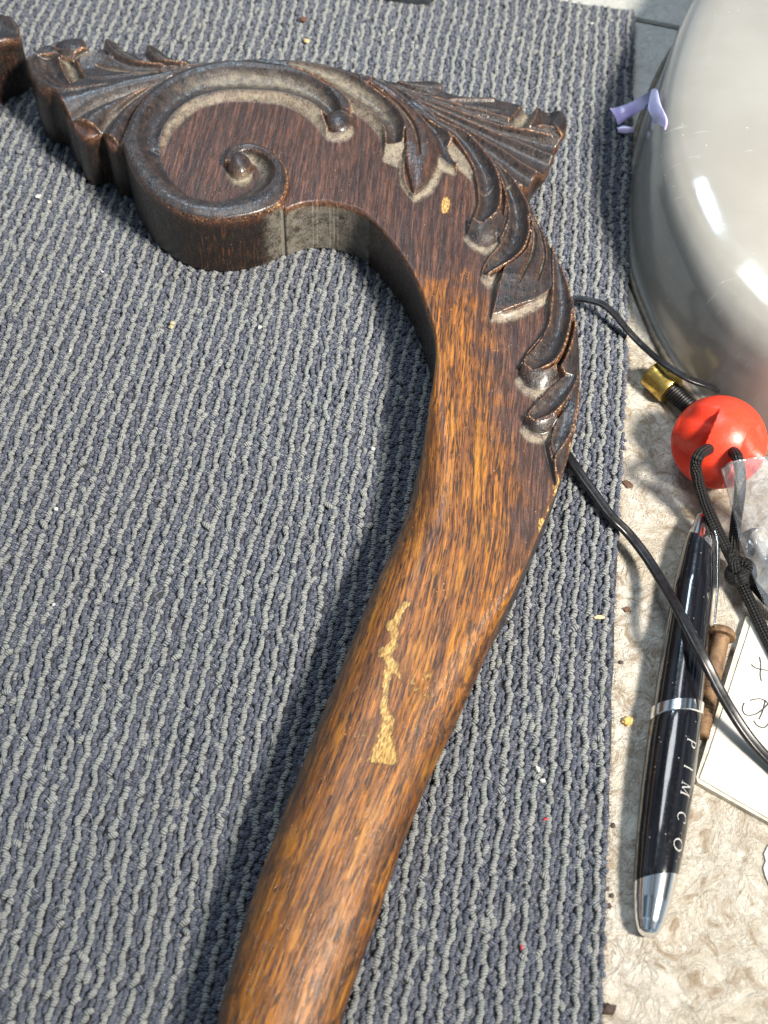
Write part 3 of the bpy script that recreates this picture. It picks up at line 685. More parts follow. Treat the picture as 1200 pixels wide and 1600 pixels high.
    Ic = [(514, 186), (508, 178), (498, 171), (480, 160), (455, 151), (435, 147), (415, 145), (380, 144), (352, 145), (335, 148), (310, 154), (292, 163), (276, 175), (262, 190), (253, 206), (249, 222), (249, 234), (250, 244), (254, 254), (260, 266), (270, 281), (282, 293), (298, 303), (316, 308), (334, 310), (352, 308), (368, 303), (382, 296), (392, 290), (398, 284), (402, 277), (404, 270), (403, 262), (400, 256), (397, 252), (393, 250), (388, 250), (380, 252), (376, 254), (374, 257)]
    n_ = len(So)
    topc = [2.5, 1.1, .4, .7, 2.0]; lowc = [2.2, 1.2, .6, .25, .05]
    pr = [topc] * 5 + [lowc] * 5
    S(Ri[16:], Ic[16:], [lowc, lowc, lowc, [2.3, .8, .2, -.1, -.2], [2.3, .7, .0, -.2, -.2]], dust=[[.1, .1, .1, .15, .1], [.05, .05, .1, .2, .1], [0, .05, .15, .3, .2], [0, .3, .5, .7, .7], [.1, .5, .8, .9, .9]])
    S(Ri[:17], Ic[:17], [[2.5, .9, .0, .5, 1.5], topc, topc, [2.4, 1.1, .5, .6, 1.6], [2.2, 1.3, .7, .5, .5]], dust=[[0, .05, .1, .05, 0], [0, .6, .75, .35, .05], [0, .65, .8, .3, .1], [.0, .25, .2, .15, .2], [.0, .1, .1, .15, .2]])
    S(So, Ri, [[2.6, 2.8, 2.6], [2.3, 2.7, 2.5], [2.2, 2.6, 2.4], [2.2, 2.5, 2.3], [2.0, 2.5, 2.3], [1.9, 2.6, 2.4], [2.0, 2.7, 2.5], [2.4, 2.7, 2.3], [2.4, 2.6, 2.2]], carved=.85)
    Jc = [(512, 214), (500, 200), (490, 188), (470, 172), (446, 161), (428, 157), (412, 155), (380, 153), (352, 154), (338, 157), (316, 163), (300, 172), (286, 184), (274, 198), (264, 212), (258, 226), (255, 236)]
    S([(512, 204), (508, 190)] + Ic[2:17], Jc, [[1.8, .9, 0], [2.0, .9, 0], [1.6, .8, 0], [.5, .2, 0]], dust=[[.8, 1, .7], [.6, 1, .6], [.6, 1, .5], [.4, .8, .4]], carved=.5)
    S([(510, 203), (524, 205), (538, 200), (549, 188)], [(510, 214), (524, 218), (542, 215), (555, 203)], [1.0, .3, 0], dust=[.7, 1, .6], carved=.5)
    R.dome(530, 187, 20, 17, 2.3, .6)
    # eye
    S([(352, 262), (356, 275), (366, 285), (380, 288), (394, 280)], [(374, 262), (378, 268), (382, 270), (388, 268), (394, 262)], [.0, -.3, -.3], dust=[.6, 1, .9], carved=.6)
    R.dome(374, 257, 20, 18, 3.2, .0)
    # ---- fan at right
    S([(575, 118), (640, 126), (700, 142), (770, 150), (830, 163), (890, 180)], [(590, 132), (650, 156), (710, 178), (775, 200), (825, 213), (880, 225)], [[2, 2.0, 2.0], [1.8, 1.6, 1.9], [1.5, 1.3, 1.9]])
    r0 = [(588, 128), (650, 147), (712, 165), (785, 186), (830, 196), (886, 206)]
    r1 = [(588, 129), (650, 153), (715, 178), (785, 203), (830, 213), (880, 224)]
    r2 = [(588, 130), (648, 158), (712, 186), (782, 216), (825, 234), (872, 252)]
    r3 = [(588, 131), (646, 163), (706, 194), (775, 234), (818, 262), (858, 285)]
    r4 = [(587, 133), (640, 168), (694, 204), (748, 243), (785, 272), (822, 300)]
    for a_, b_, k in ((r0, r1, .9), (r1, r2, .9), (r2, r3, 1.1), (r3, r4, 1.3)):
        S(a_, b_, [[2.1, 2.0, 2.0, 2.0, 2.1], [2.5, 2.0 - k * .5, 1.8 - k * .6, 1.9 - k * .5, 2.5], [2.5, 1.7 - k * .7, 1.4 - k * .8, 1.7 - k * .7, 2.5]], dust=[0, .12, .2, .12, 0])
    S([(618, 131), (640, 130), (665, 127), (694, 134)], [(630, 139), (650, 146), (672, 150), (692, 146)], [1.6, 2.6, 2.6, 1.4]); R.dome(674, 140, 18, 11, 2.5, 1.6)
    R.line([(700, 160), (725, 159), (752, 159), (772, 160)], 8, .8); R.line([(720, 176), (740, 181), (762, 184)], 7, .8)
    R.line([(705, 168), (735, 170), (780, 176)], 5, -.6, .4)
    S([(817, 162), (812, 172), (800, 186), (796, 191)], [(838, 166), (836, 182), (826, 198), (808, 203)], [.9, -.6, -.6, 1.2], dust=[.4, .7, .6, .2])
    S([(838, 166), (836, 182), (826, 199)], [(870, 174), (872, 184), (866, 197)], [1.9, .4, .4, 2.0])
    S([(870, 172), (872, 184), (862, 198)], [(888, 186), (888, 200), (878, 214)], [2.3, 2.5, 1.6])
    R.line([(782, 204), (820, 211), (862, 219)], 9, .7); R.line([(800, 222), (830, 232), (860, 242)], 8, .5)
    # ---- centre leaf C and cove D
    S([(560, 120), (588, 141), (611, 162), (626, 181), (633, 200), (634, 230), (636, 255), (642, 280), (646, 300)], [(566, 121), (606, 138), (640, 164), (668, 196), (682, 220), (687, 240), (682, 262), (668, 285), (650, 301)],
      [[2.1, 2.2, 2.2, 2.1], [2.5, 1.7, 1.9, 2.0], [2.5, 2.2, 2.6, 1.4], [2.4, 2.6, 2.8, 1.4], [1.6, 2.1, 2.0, .6], [.6, .8, .8, .3]], carved=.55)
    R.line([(598, 144), (620, 166), (640, 190), (650, 215), (655, 246)], 8, -1.1, .5); R.line([(606, 148), (630, 170), (646, 192)], 5, .4)
    S([(582, 124), (620, 141), (656, 166), (690, 196), (708, 222), (716, 244), (712, 268)], [(606, 138), (640, 164), (668, 196), (682, 220), (689, 242), (696, 256), (706, 268)], [[2.2, 2, 2, 2.1], [2.5, 1.2, .6, 1.0], [2.5, 1.2, .5, .9], [2.2, 1.5, 1.0, .7]], dust=[0, .12, .12, .1])
    S([(687, 242), (680, 264), (668, 286), (650, 302)], [(694, 256), (690, 274), (678, 296), (656, 312)], [.6, .1, 0], dust=[.9, 1, .4], carved=.4)
    S([(634, 232), (632, 255), (634, 280), (644, 300)], [(628, 238), (622, 260), (624, 284), (640, 306)], [.8, 0, 0], dust=[.8, .8, .1], carved=.4)
    S([(644, 300), (650, 302), (664, 292)], [(642, 309), (652, 313), (672, 300)], [.8, .1, 0], dust=[1, .9, .2], carved=.4)
    S([(688, 244), (700, 254), (712, 262)], [(686, 258), (698, 264), (712, 270)], [.8, .2, 0], dust=1, carved=.3)
    # ---- leaf E
    Eo = [(640, 158), (680, 186), (722, 207), (738, 220), (752, 235), (765, 252), (775, 270), (781, 288), (783, 306), (780, 330), (768, 345), (757, 351)]
    Ei = [(636, 163), (672, 192), (700, 208), (710, 216), (722, 232), (734, 250), (741, 266), (745, 284), (747, 305), (745, 324), (742, 336), (738, 345)]
    S(Eo, Ei, [[2.2, 2.2, 2.2, 2.2], [2.6, 1.3, .9, 1.6], [2.9, 1.1, .5, 1.5], [2.9, .9, .3, 1.4], [2.9, 1.2, .6, 1.5]], dust=[0, .12, .15, .1])
    S([(708, 220), (720, 234), (733, 254), (741, 272)], [(700, 230), (714, 256), (726, 266), (736, 278)], [.7, .1, 0], dust=1, carved=.3)
    S([(741, 270), (746, 292), (747, 320), (737, 345)], [(736, 276), (741, 292), (742, 318), (732, 342)], [1.2, .2, 0], dust=[.5, .6, .2], carved=.5)
    S([(738, 345), (752, 352), (768, 347), (782, 332)], [(729, 364), (750, 377), (772, 374), (789, 348)], [2.6, 2.0, 1.2, .2])
    S([(727, 362), (738, 374), (758, 381), (776, 374), (790, 350)], [(724, 368), (736, 384), (760, 394), (782, 384), (795, 356)], [.3, 0, 0], dust=[1, 1, .4], carved=.4)
    # ---- leaf F
    Fo = [(775, 255), (790, 272), (805, 290), (818, 311), (826, 338), (827, 366), (820, 391), (804, 409), (784, 420), (760, 430)]
    Fi = [(768, 256), (779, 274), (786, 293), (793, 318), (795, 345), (790, 366), (779, 384), (764, 401), (756, 414), (752, 428)]
    S([(784, 282), (790, 310), (786, 340), (776, 360)], [(790, 290), (796, 320), (793, 350), (782, 378)], [1.4, .8, 1.6], dust=[0, .2, 0])
    S(Fo, Fi, [[2.3, 2.1, 2.1, 2.2], [2.7, 1.3, .7, 1.6], [3, 1.0, .3, 1.6], [3, .7, 0, 1.2], [2.4, .5, .0, .5]], dust=[0, .12, .12, .05])
    S([(752, 424), (768, 430), (784, 422)], [(752, 432), (764, 446), (780, 436)], [.8, .1, 0], dust=1, carved=.3)
    R.line([(786, 295), (796, 292), (806, 289)], 4, -.3, .8); R.line([(746, 301), (762, 301), (776, 290)], 4, -.3, .8)
    # ---- broad veined leaf G
    S([(806, 290), (819, 311), (827, 338), (829, 366), (822, 393), (804, 412), (786, 424), (778, 450), (770, 492)], [(811, 292), (824, 314), (838, 340), (852, 366), (861, 395), (864, 420), (863, 438), (861, 452), (856, 462)],
      [[2.2, 2.2, 2.2, 2.2], [2.9, 1.8, 2.3, 1.6], [2.8, 1.9, 2.5, 1.3], [2.7, 2.3, 2.6, 1.5], [2.6, 2.8, 2.6, 1.8], [1.3, 1.5, 1.5, 1.2]], carved=.75)
    S([(770, 492), (790, 487), (812, 480), (835, 470), (857, 458)], [(764, 500), (790, 501), (816, 494), (840, 482), (858, 468)], [1.0, .1, 0], dust=[1, 1, .3], carved=.4)
    R.line([(826, 345), (834, 370), (830, 402), (820, 425), (810, 446)], 8, -1.2, .55); R.line([(834, 345), (843, 365), (849, 400), (846, 420), (839, 444)], 8, -1.2, .55)
    S([(786, 424), (778, 448), (770, 490)], [(775, 430), (768, 452), (764, 496)], [1.6, .2, 0], dust=[.2, .3, .1], carved=.6)
    # ---- cove I with nose
    S([(815, 298), (840, 342), (865, 395), (882, 432), (890, 455)], [(813, 300), (834, 340), (856, 372), (864, 410), (866, 440)], [1.8, 2.0, 1.6, 2.4, 2.5])
    Io = [(868, 402), (880, 430), (890, 460), (894, 488), (890, 517), (884, 540), (876, 558), (865, 571), (850, 580), (838, 583)]
    Ii = [(862, 404), (863, 435), (862, 462), (860, 486), (857, 506), (849, 525), (836, 543), (826, 554), (820, 562), (818, 570)]
    S(Io, Ii, [[2.4, 2.2, 2.3, 2.5], [2.6, 1.4, 1.1, 2.3], [2.7, .9, .5, 1.7], [2.8, .9, .4, 1.6], [2.8, 1.2, .8, 1.6]], dust=[0, .1, .1, .05])
    S([(861, 450), (859, 486), (856, 508), (846, 526), (826, 550), (813, 572)], [(855, 464), (853, 486), (849, 505), (838, 522), (818, 546), (805, 570)], [1.4, .1, 0], dust=.15, carved=.7)
    S([(892, 470), (897, 500), (893, 530), (885, 556), (874, 578)], [(908, 480), (910, 540), (910, 580), (906, 600), (900, 612)], [2.6, 1.9, 1.2], carved=.9)
    S([(817, 570), (832, 582), (852, 582), (868, 572)], [(812, 584), (826, 603), (852, 606), (874, 588)], [2.6, 2.0, 1.2, .2])
    S([(810, 584), (824, 602), (840, 606), (858, 602), (877, 588)], [(803, 592), (820, 614), (842, 622), (864, 612), (880, 596)], [.3, .0, 0], dust=[1, 1, .3], carved=.4)
    # ---- leaf J with nose
    S([(878, 590), (860, 604), (842, 620), (826, 640)], [(872, 600), (852, 616), (832, 632), (816, 652)], [1.2, -.1, 0], dust=.15, carved=.7)
    Jo = [(903, 590), (900, 604), (892, 620), (877, 640), (864, 651), (850, 658), (838, 660)]
    Ji = [(882, 588), (872, 597), (860, 607), (845, 622), (834, 634), (827, 642), (824, 650)]
    S(Jo, Ji, [[2.2, 1.6, 1.6, 1.6], [2.7, 1.0, .6, 1.4], [2.7, 1.0, .7, 1.5]], dust=[0, .1, .1, .05])
    S([(823, 648), (834, 660), (852, 659), (868, 650)], [(819, 660), (832, 674), (854, 674), (874, 660)], [2.5, 1.9, 1.1, .2])
    S([(817, 660), (830, 673), (846, 676), (862, 672)], [(811, 668), (824, 686), (844, 692), (860, 688)], [.3, 0, 0], dust=[1, 1, .3], carved=.4)
    # ---- last leaf K
    S([(908, 590), (905, 620), (900, 655), (894, 680), (884, 697), (868, 714)], [(888, 626), (880, 642), (870, 658), (864, 676), (861, 694), (867, 714)], [[1.2, 1.6, 2.0, 1.2], [2.2, 2.0, 1.6, 1.4], [2.4, 1.6, 1.2, 1.6], [1.8, 1.5, 1.3, 1.2]])
    S([(898, 674), (890, 706), (880, 735), (870, 758)], [(884, 697), (868, 714), (866, 730), (870, 756)], [.6, .8, 1.6], carved=.9)
    S([(862, 678), (859, 694), (864, 716), (868, 740), (872, 756)], [(852, 682), (850, 696), (855, 718), (862, 742), (868, 758)], [1.1, -.3, 0], dust=[.05, .2, .25], carved=.8)
    # ---- bare wood scratches
    Wr = lambda pts, w, v=1.0: S([(x - a * .85 - 1, y) for (x, y), a in zip(pts, w)], [(x + a * .85 + 1, y) for (x, y), a in zip(pts, w)], [.2 * v, v, .2 * v], mode='raw', z=26)
    Wr([(636, 942), (628, 955), (620, 970), (618, 985), (616, 1000), (612, 1012), (602, 1022)], [14, 10, 9, 8, 9, 16, 22])
    Wr([(596, 1014), (606, 1030), (612, 1040), (607, 1052), (603, 1068), (601, 1090), (600, 1110), (606, 1126), (602, 1150), (599, 1172), (600, 1195)], [6, 12, 18, 13, 8, 8, 11, 17, 18, 27, 38])
    Wr([(612, 1040), (620, 1052), (627, 1066)], [5, 6, 4]); Wr([(618, 985), (612, 978), (606, 968)], [7, 6, 4])
    Wr([(604, 975), (612, 990), (616, 1004)], [4, 6, 5]); Wr([(590, 1030), (598, 1024), (606, 1018)], [6, 7, 6]); Wr([(584, 1192), (590, 1170), (594, 1150)], [7, 6, 4]); Wr([(616, 1190), (612, 1172), (606, 1150)], [7, 6, 4])
    for x, y, w in ((645, 1068, 8), (650, 1080, 10), (663, 1085, 6), (670, 1090, 5), (640, 1056, 6), (668, 1058, 14), (557, 1076, 6), (580, 1130, 6), (570, 1150, 6), (563, 1160, 5), (585, 1175, 6), (575, 1190, 5), (566, 1180, 4)):
        Wr([(x + 1, y - 5), (x, y), (x - 1, y + 6)], [w * .6, w, w * .6], .75)
    S([(693, 309), (689, 320), (690, 333)], [(701, 308), (704, 320), (699, 333)], [.6, 1.1, .6], mode='raw', z=27)
    for (x, y, w, hh) in ((868, 762, 10, 9), (846, 818, 16, 12), (856, 796, 6, 10), (897, 486, 5, 16), (893, 466, 4, 8), (898, 500, 4, 10), (873, 748, 6, 8), (890, 700, 5, 12)):
        S([(x - w / 2, y - hh), (x - w / 2, y + hh)], [(x + w / 2, y - hh), (x + w / 2, y + hh)], [.3, .75, .6], mode='raw', z=28)
    # functions of plan position
    ya = lambda v, u=600, z=26: at(u, v, z)[1] / MM
    y620, y800, y850, y1060, y480 = ya(600, 670), ya(800), ya(850, 810), ya(1060), ya(480)
    # which side of the outline is the left / right flank of the shaft
    ctr = np.array([at(u, v, 22)[:2] / MM for u, v in ((860, 60), (800, 500), (770, 640), (735, 800), (680, 950), (610, 1120), (540, 1300), (490, 1430), (440, 1600), (400, 1800))])
    def side(x, y): return x - np.interp(-y, -ctr[:, 1], ctr[:, 0])
    def rad(x, y, bi):
        left = side(x, y) < 0
        tl = sst(y620 + 14 - y, 0, 62); tr = sst(y850 - 0 - y, 0, 50)
        t = np.where(left, tl, tr) * (y < y480)
        flat = 1.0 + 0.0 * t
        r = (1 - t) * 0.9 + t * 13.2; k = (1 - t) * 0.7 + t * 10.2
        return r, k
    def stain(x, y, bi):
        a = sst(y, ya(800), ya(400)) * 1.1
        rgt = np.clip(side(x, y) / 18, -1, 1)
        a = a + 0.85 * rgt * sst(y, ya(1010), ya(700)) * (1 - sst(y, ya(500), ya(330))) - 0.06
        return np.clip(a, 0, 1)
    x440, x578 = at(443, 326, 27)[0] / MM, at(577, 340, 27)[0] / MM
    def wdust_lit(x, y):  # dusty wall, its lit part painted pale up to the shadow edge
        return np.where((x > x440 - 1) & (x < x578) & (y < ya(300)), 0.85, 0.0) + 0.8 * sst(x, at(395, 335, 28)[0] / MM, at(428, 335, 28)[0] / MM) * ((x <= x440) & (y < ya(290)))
    gdir = at(735, 200, 27)[:2] - at(700, 700, 27)[:2]; gdir /= np.linalg.norm(gdir)
    def grain(V):
        x, y, z = V[:, 0], V[:, 1], V[:, 2]
        sh = 0.5 * np.clip(ya(820) - y, 0, None)**1.25 * 0.13
        x = x + sh
        al = x * gdir[0] + y * gdir[1]; ac = x * gdir[1] - y * gdir[0]
        ac = ac + 1.6 * (vnoise(x + 500, y * 0.35 + 500, 21, 0.05) - .5) * 2
        return np.stack([ac, al, z], 1)
    fx, fy0, fy1 = at(838, 240, 28)[0] / MM, at(860, 285, 28)[1] / MM, at(860, 268, 28)[1] / MM
    def under(x, y): return 11.0 * sst(x, fx - 3, fx + 5) * sst(y, fy0 - 3, fy1 + 2)      # the fan thins out to its right tip
    c = at(560, 700, 6)
    root = empty('carved_leg', (float(c[0]), float(c[1]), 0.0066))
    tag(root, 'long brown carved wooden furniture leg with scroll head and bare scratches lying on the carpet', 'furniture leg')
    R.build('leg_body', M_WOOD, root, rad, stain, wdust_lit, grain, blur=0.8, under=under)
build_leg()

def build_second_leg():
    runs = [[(u, v, ZH) for u, v in r] for r in (
        [(-190, 70), (-150, 10), (-90, -10), (-40, 5), (0, 21), (16, 26), (26, 36), (30, 48), (24, 58), (12, 64), (0, 68)],
        [(0, 68), (-20, 78), (-60, 108), (-110, 130), (-160, 120), (-190, 70)])]
    poly = outline_world(runs)
    R = Relief(poly, 0.35, 27.0, 6.6)
    R.strip([(-200, -10), (-90, -20), (0, 10), (40, 40)], [(-180, 140), (-90, 110), (-10, 74), (26, 62)], [[1.5, 2.2, 1, 2, 1.5], [2.5, 1.2, .2, .9, 2.6], [2.4, 1.0, .1, .8, 2.5]])
    c = at(-70, 60, 6); root = empty('carved_leg', (float(c[0]), float(c[1]), 0.0066))
    tag(root, 'dark end of another carved wooden leg cut off at the left edge', 'furniture leg')
    o = R.build('leg_body', M_WOOD, root, lambda x, y, b: (np.full(len(x), .9), np.full(len(x), .7)), lambda x, y, b: np.full(len(x), .9),
                lambda x, y: np.full(len(x), 0.0), lambda V: V.copy(), blur=1.0)
build_second_leg()

# ------------------------------------------------------------------ grey plastic tub
def build_tub():
    foot = [(1072, 52), (1032, 120), (1001, 200), (981, 280), (977, 340), (979, 385), (987, 430), (1004, 480), (1030, 538), (1062, 590), (1105, 640), (1165, 690), (1250, 730), (1400, 740), (1580, 700), (1700, 520), (1730, 250), (1680, -50), (1560, -260), (1380, -330), (1230, -260), (1130, -80)]
    P = np.array([at(u, v, 0.0)[:2] for u, v in foot]); P = np.vstack([P, P[:1]]); P = crom(P, 280)[:-1]
    n = len(P); T = np.roll(P, -1, 0) - np.roll(P, 1, 0); T /= np.linalg.norm(T, axis=1)[:, None]; Nn = np.stack([-T[:, 1], T[:, 0]], 1)
    cen = P.mean(0); sgn = np.sign(((cen - P) * Nn).sum(1).mean()); Nn *= sgn
    prof = [(0.0, .4), (0.0, 2.2), (0.7, 2.6), (1.0, 2.8), (1.2, 5), (1.6, 12), (2.1, 20), (2.7, 27), (3.6, 31.5), (5.2, 35), (7.6, 37.4), (11, 39.2), (16, 40.8), (22, 41.9), (30, 42.8)]
    V = []
    front = sst(Nn[:, 1], -0.1, 0.9)[:, None]                   # the side toward the viewer slopes more gently
    for ins, z in prof: V.append(np.column_stack([P + Nn * ins * MM * (1 + 1.1 * front * sst(z, 4, 20)), np.full(n, z * MM)]))
    last = P + Nn * 30 * MM * (1 + 1.1 * front)
    for k in np.linspace(0.12, 0.98, 8): V.append(np.column_stack([last * (1 - k) + cen * k, np.full(n, (42.8 + 2.8 * math.sin(k * math.pi / 2)) * MM)]))
    K = len(V); V = np.concatenate(V); F = []
    for k in range(K - 1):
        for j in range(n): F.append((k * n + j, k * n + (j + 1) % n, (k + 1) * n + (j + 1) % n, (k + 1) * n + j))
    F.append(tuple((K - 1) * n + j for j in range(n)))
    s = NT('cloudy_grey_plastic'); g = s.geo()
    sc = s.noise(s.mapping(g, (1, 1, 1), rot=(0.3, 0.2, 0.7)), 60, 4, 0.6, 1.0)
    c = s.mix(s.ramp(s.noise(g, 18, 4, 0.6), 0.3, 0.7), (0.28, 0.272, 0.25), (0.33, 0.322, 0.30))
    sp = s.vor(g, 260); c = s.mix(s.math('MULTIPLY', s.ramp(sp, 0.09, 0.04), s.ramp(sc, .5, .6)), c, (0.60, 0.58, 0.52))
    s2 = s.noise(s.mapping(g, (60, 900, 60), rot=(0, 0, 0.5)), 1.0, 2, 0.5)
    c = s.mix(s.math('MULTIPLY', s.ramp(s2, 0.66, 0.74), s.ramp(sc, 0.5, 0.65, 0, 0.5)), c, (0.62, 0.62, 0.6))
    m = s.P(color=c, rough=s.ramp(sc, 0.3, 0.75, 0.11, 0.20), spec=0.45, sss=0.7, normal=s.bump(s.math('ADD', s.noise(g, 55, 2, 0.5), s.math('MULTIPLY', s2, 0.05)), 0.0010, 0.35), coat=0.2, coat_rough=0.06)
    s.b.inputs['Subsurface Radius'].default_value = (0.014, 0.014, 0.013); s.b.inputs['Subsurface Scale'].default_value = 1.0
    c0 = at(1300, 300, 0); root = empty('plastic_tub', (float(c0[0]), float(c0[1]), 0))
    tag(root, 'large glossy grey translucent plastic tub turned upside down at the right edge', 'plastic tub')
    mesh_obj('shell', V, F, m, root)
    # brownish flange line round the foot
    idx = range(n); pr = []
    Q = np.column_stack([P - Nn * 0.9 * MM, np.full(n, 1.3 * MM)]); Q = np.vstack([Q, Q[:2]])
    v, f, uv = sweep(Q, circ(1.1 * MM, 8, 0.9 * MM), caps=False)
    mesh_obj('rim', v, f, mat_simple('grimy_rim', (0.13, 0.105, 0.075), 0.5, noise_scale=400, amt=.5), root)
build_tub()

# ------------------------------------------------------------------ lilac tape
def build_tape():
    s = NT('iridescent_tape'); g = s.geo()
    lw = s.N('ShaderNodeLayerWeight'); lw.inputs[0].default_value = 0.5
    c = s.mix(s.ramp(s.noise(g, 110, 3, 0.6, 0.8), 0.35, 0.65), (0.56, 0.42, 0.82), (0.72, 0.62, 0.88))
    c = s.mix(lw.outputs['Facing'], c, (0.52, 0.62, 0.98))
    m = s.P(color=c, rough=0.22, spec=0.6, normal=s.bump(s.noise(g, 260, 3, 0.6), 0.0006, 0.7), alpha=0.9, coat=0.5, coat_rough=0.1)
    c0 = at(1000, 185, 5); root = empty('tape_strip', (float(c0[0]), float(c0[1]), 0.005))
    tag(root, 'crumpled lilac shiny tape strip stuck between the carpet edge and the grey tub', 'tape')
    def rib(A, B, nm):
        A = crom([at(*p) for p in A], 26); B = crom([at(*p) for p in B], 26); m_ = 7; t = np.linspace(0, 1, m_)
        top = A[:, None] * (1 - t)[None, :, None] + B[:, None] * t[None, :, None]
        top[..., 2] += (0.0008 * np.sin(t * np.pi))[None, :]; bot = top - np.array([0, 0, 0.00015])
        V = np.concatenate([top.reshape(-1, 3), bot.reshape(-1, 3)]); n = 26; o = n * m_; F = []
        for i in range(n - 1):
            for j in range(m_ - 1):
                a = i * m_ + j; F.append((a, a + m_, a + m_ + 1, a + 1)); F.append((o + a, o + a + 1, o + a + m_ + 1, o + a + m_))
        for i in range(n - 1):
            for j in (0, m_ - 1):
                a = i * m_ + j; F.append((a, a + m_, o + a + m_, o + a))
        mesh_obj(nm, V, F, m, root)
    rib([(953, 170, 11), (975, 164, 12), (1000, 152, 18), (1022, 138, 31)], [(966, 196, 9), (985, 182, 11), (1006, 170, 17), (1028, 148, 31)], 'tape_end')
    rib([(1018, 140, 30), (1014, 158, 31), (1013, 172, 31), (1024, 192, 31), (1026, 210, 30)], [(1028, 142, 34), (1033, 164, 36), (1043, 186, 37), (1041, 200, 36), (1032, 220, 33)], 'tape_end')
    rib([(962, 200, 7.5), (974, 196, 8.5), (988, 200, 9)], [(966, 207, 7.2), (978, 208, 7.6), (992, 206, 8)], 'tape_end')
build_tape()

# ------------------------------------------------------------------ thin black cord
def P3(pts, n): return crom(np.array([at(*p) for p in pts]), n)
M_BLACKCABLE = mat_simple('black_cable_sheath', (0.012, 0.012, 0.014), 0.32, noise_scale=700, amt=.4, spec=0.5)
def build_cord():
    path = P3([(1150, 640, 3), (1128, 614, 6), (1108, 604, 11), (1080, 594, 13), (1055, 580, 13.5), (1030, 563, 12), (1004, 540, 8), (980, 515, 9.5), (962, 493, 11), (942, 476, 11.5), (920, 469, 11), (896, 468, 9.5), (870, 480, 7.6), (850, 540, 7.2), (852, 620, 7.2), (868, 680, 7.4),
               (890, 716, 8.6), (906, 740, 9), (928, 770, 8.8), (948, 798, 9), (962, 814, 8.6), (984, 836, 6.5), (1010, 870, 6), (1036, 912, 9), (1058, 950, 14), (1078, 988, 16.6), (1100, 1030, 16.4), (1122, 1074, 13), (1146, 1116, 9), (1172, 1154, 6.5), (1204, 1190, 5), (1250, 1232, 4.5), (1320, 1280, 4)], 340)
    a = np.linspace(0, 2 * np.pi, 24, endpoint=False)
    rr = 0.00082 * (1 + 0.0 * a); c = np.cos(a); s_ = np.sin(a)
    prof = np.stack([np.sign(c) * 0.00066 * np.minimum(1, np.abs(c) * 2.2) + 0.00084 * c, 0.00092 * s_ * (1 - 0.32 * np.exp(-(c / 0.20) ** 2))], 1)
    rad = np.r_[np.linspace(.72, .78, 130), np.linspace(.78, 1.0, 40), np.ones(170)]
    v, f, uv = sweep(path, prof, radii=rad)
    o = mesh_obj('twin_cord', v, f, M_BLACKCABLE, uv=uv)
    tag(o, 'thin black two-core electric cord running out from under the carved leg and over the pen', 'cord')
build_cord()

# ------------------------------------------------------------------ brass fitting with threaded rod
def thread_lathe(o, ax, L, r, pitch, depth, seg=28, name='', mat=None, parent=None):
    n = int(L / pitch * 8); prof = []
    A = np.array(ax, float); A /= np.linalg.norm(A); S = np.cross(A, (0, 0, 1)); S /= np.linalg.norm(S); U = np.cross(S, A); V = []
    a = np.linspace(0, 2 * np.pi, seg, endpoint=False)
    for i in range(n + 1):
        s = L * i / n; rr = r - depth * (0.5 + 0.5 * np.abs(((s / pitch - a / (2 * np.pi)) % 1) * 2 - 1) * 2 - .5)
        V.append(np.asarray(o) + A * s + rr[:, None] * (np.cos(a)[:, None] * S + np.sin(a)[:, None] * U))
    V = np.concatenate(V); F = [(i * seg + j, (i + 1) * seg + j, (i + 1) * seg + (j + 1) % seg, i * seg + (j + 1) % seg) for i in range(n) for j in range(seg)]
    F += [tuple(range(seg)), tuple(n * seg + j for j in range(seg))[::-1]]
    return mesh_obj(name, V, F, mat, parent)
def build_brass():
    a = at(1018, 582, 5.0); b = at(1050, 611, 5.0); ax = b - a; L = np.linalg.norm(ax)
    root = empty('brass_fitting', (float(a[0]), float(a[1]), 0)); tag(root, 'short brass ferrule on a black threaded rod beside the orange red ball', 'fitting')
    s = NT('aged_brass'); g = s.geo(); n = s.noise(g, 420, 5, 0.7)
    c = s.mix(s.ramp(n, 0.42, 0.72), (0.62, 0.44, 0.12), (0.20, 0.13, 0.04)); m = s.P(color=c, metal=1.0, rough=s.ramp(n, 0.3, 0.7, 0.25, 0.5), normal=s.bump(n, 0.0002, 0.4))
    r = 4.8 * MM
    v, f, uv = lathe([(0, r * .62), (0.0001, r * .9), (0.0006, r), (L * .5, r * 1.0), (L - .0006, r), (L - .0001, r * .93), (L, r * .5)], a, ax)
    mesh_obj('ferrule', v, f, m, root, sharp=40)
    thread_lathe(a + ax * .95, ax, 0.022, 2.9 * MM, 0.0009, 0.0004, name='threaded_rod', mat=mat_simple('blackened_steel', (0.02, 0.02, 0.022), 0.4, 0.6, 600, .4), parent=root)
build_brass()

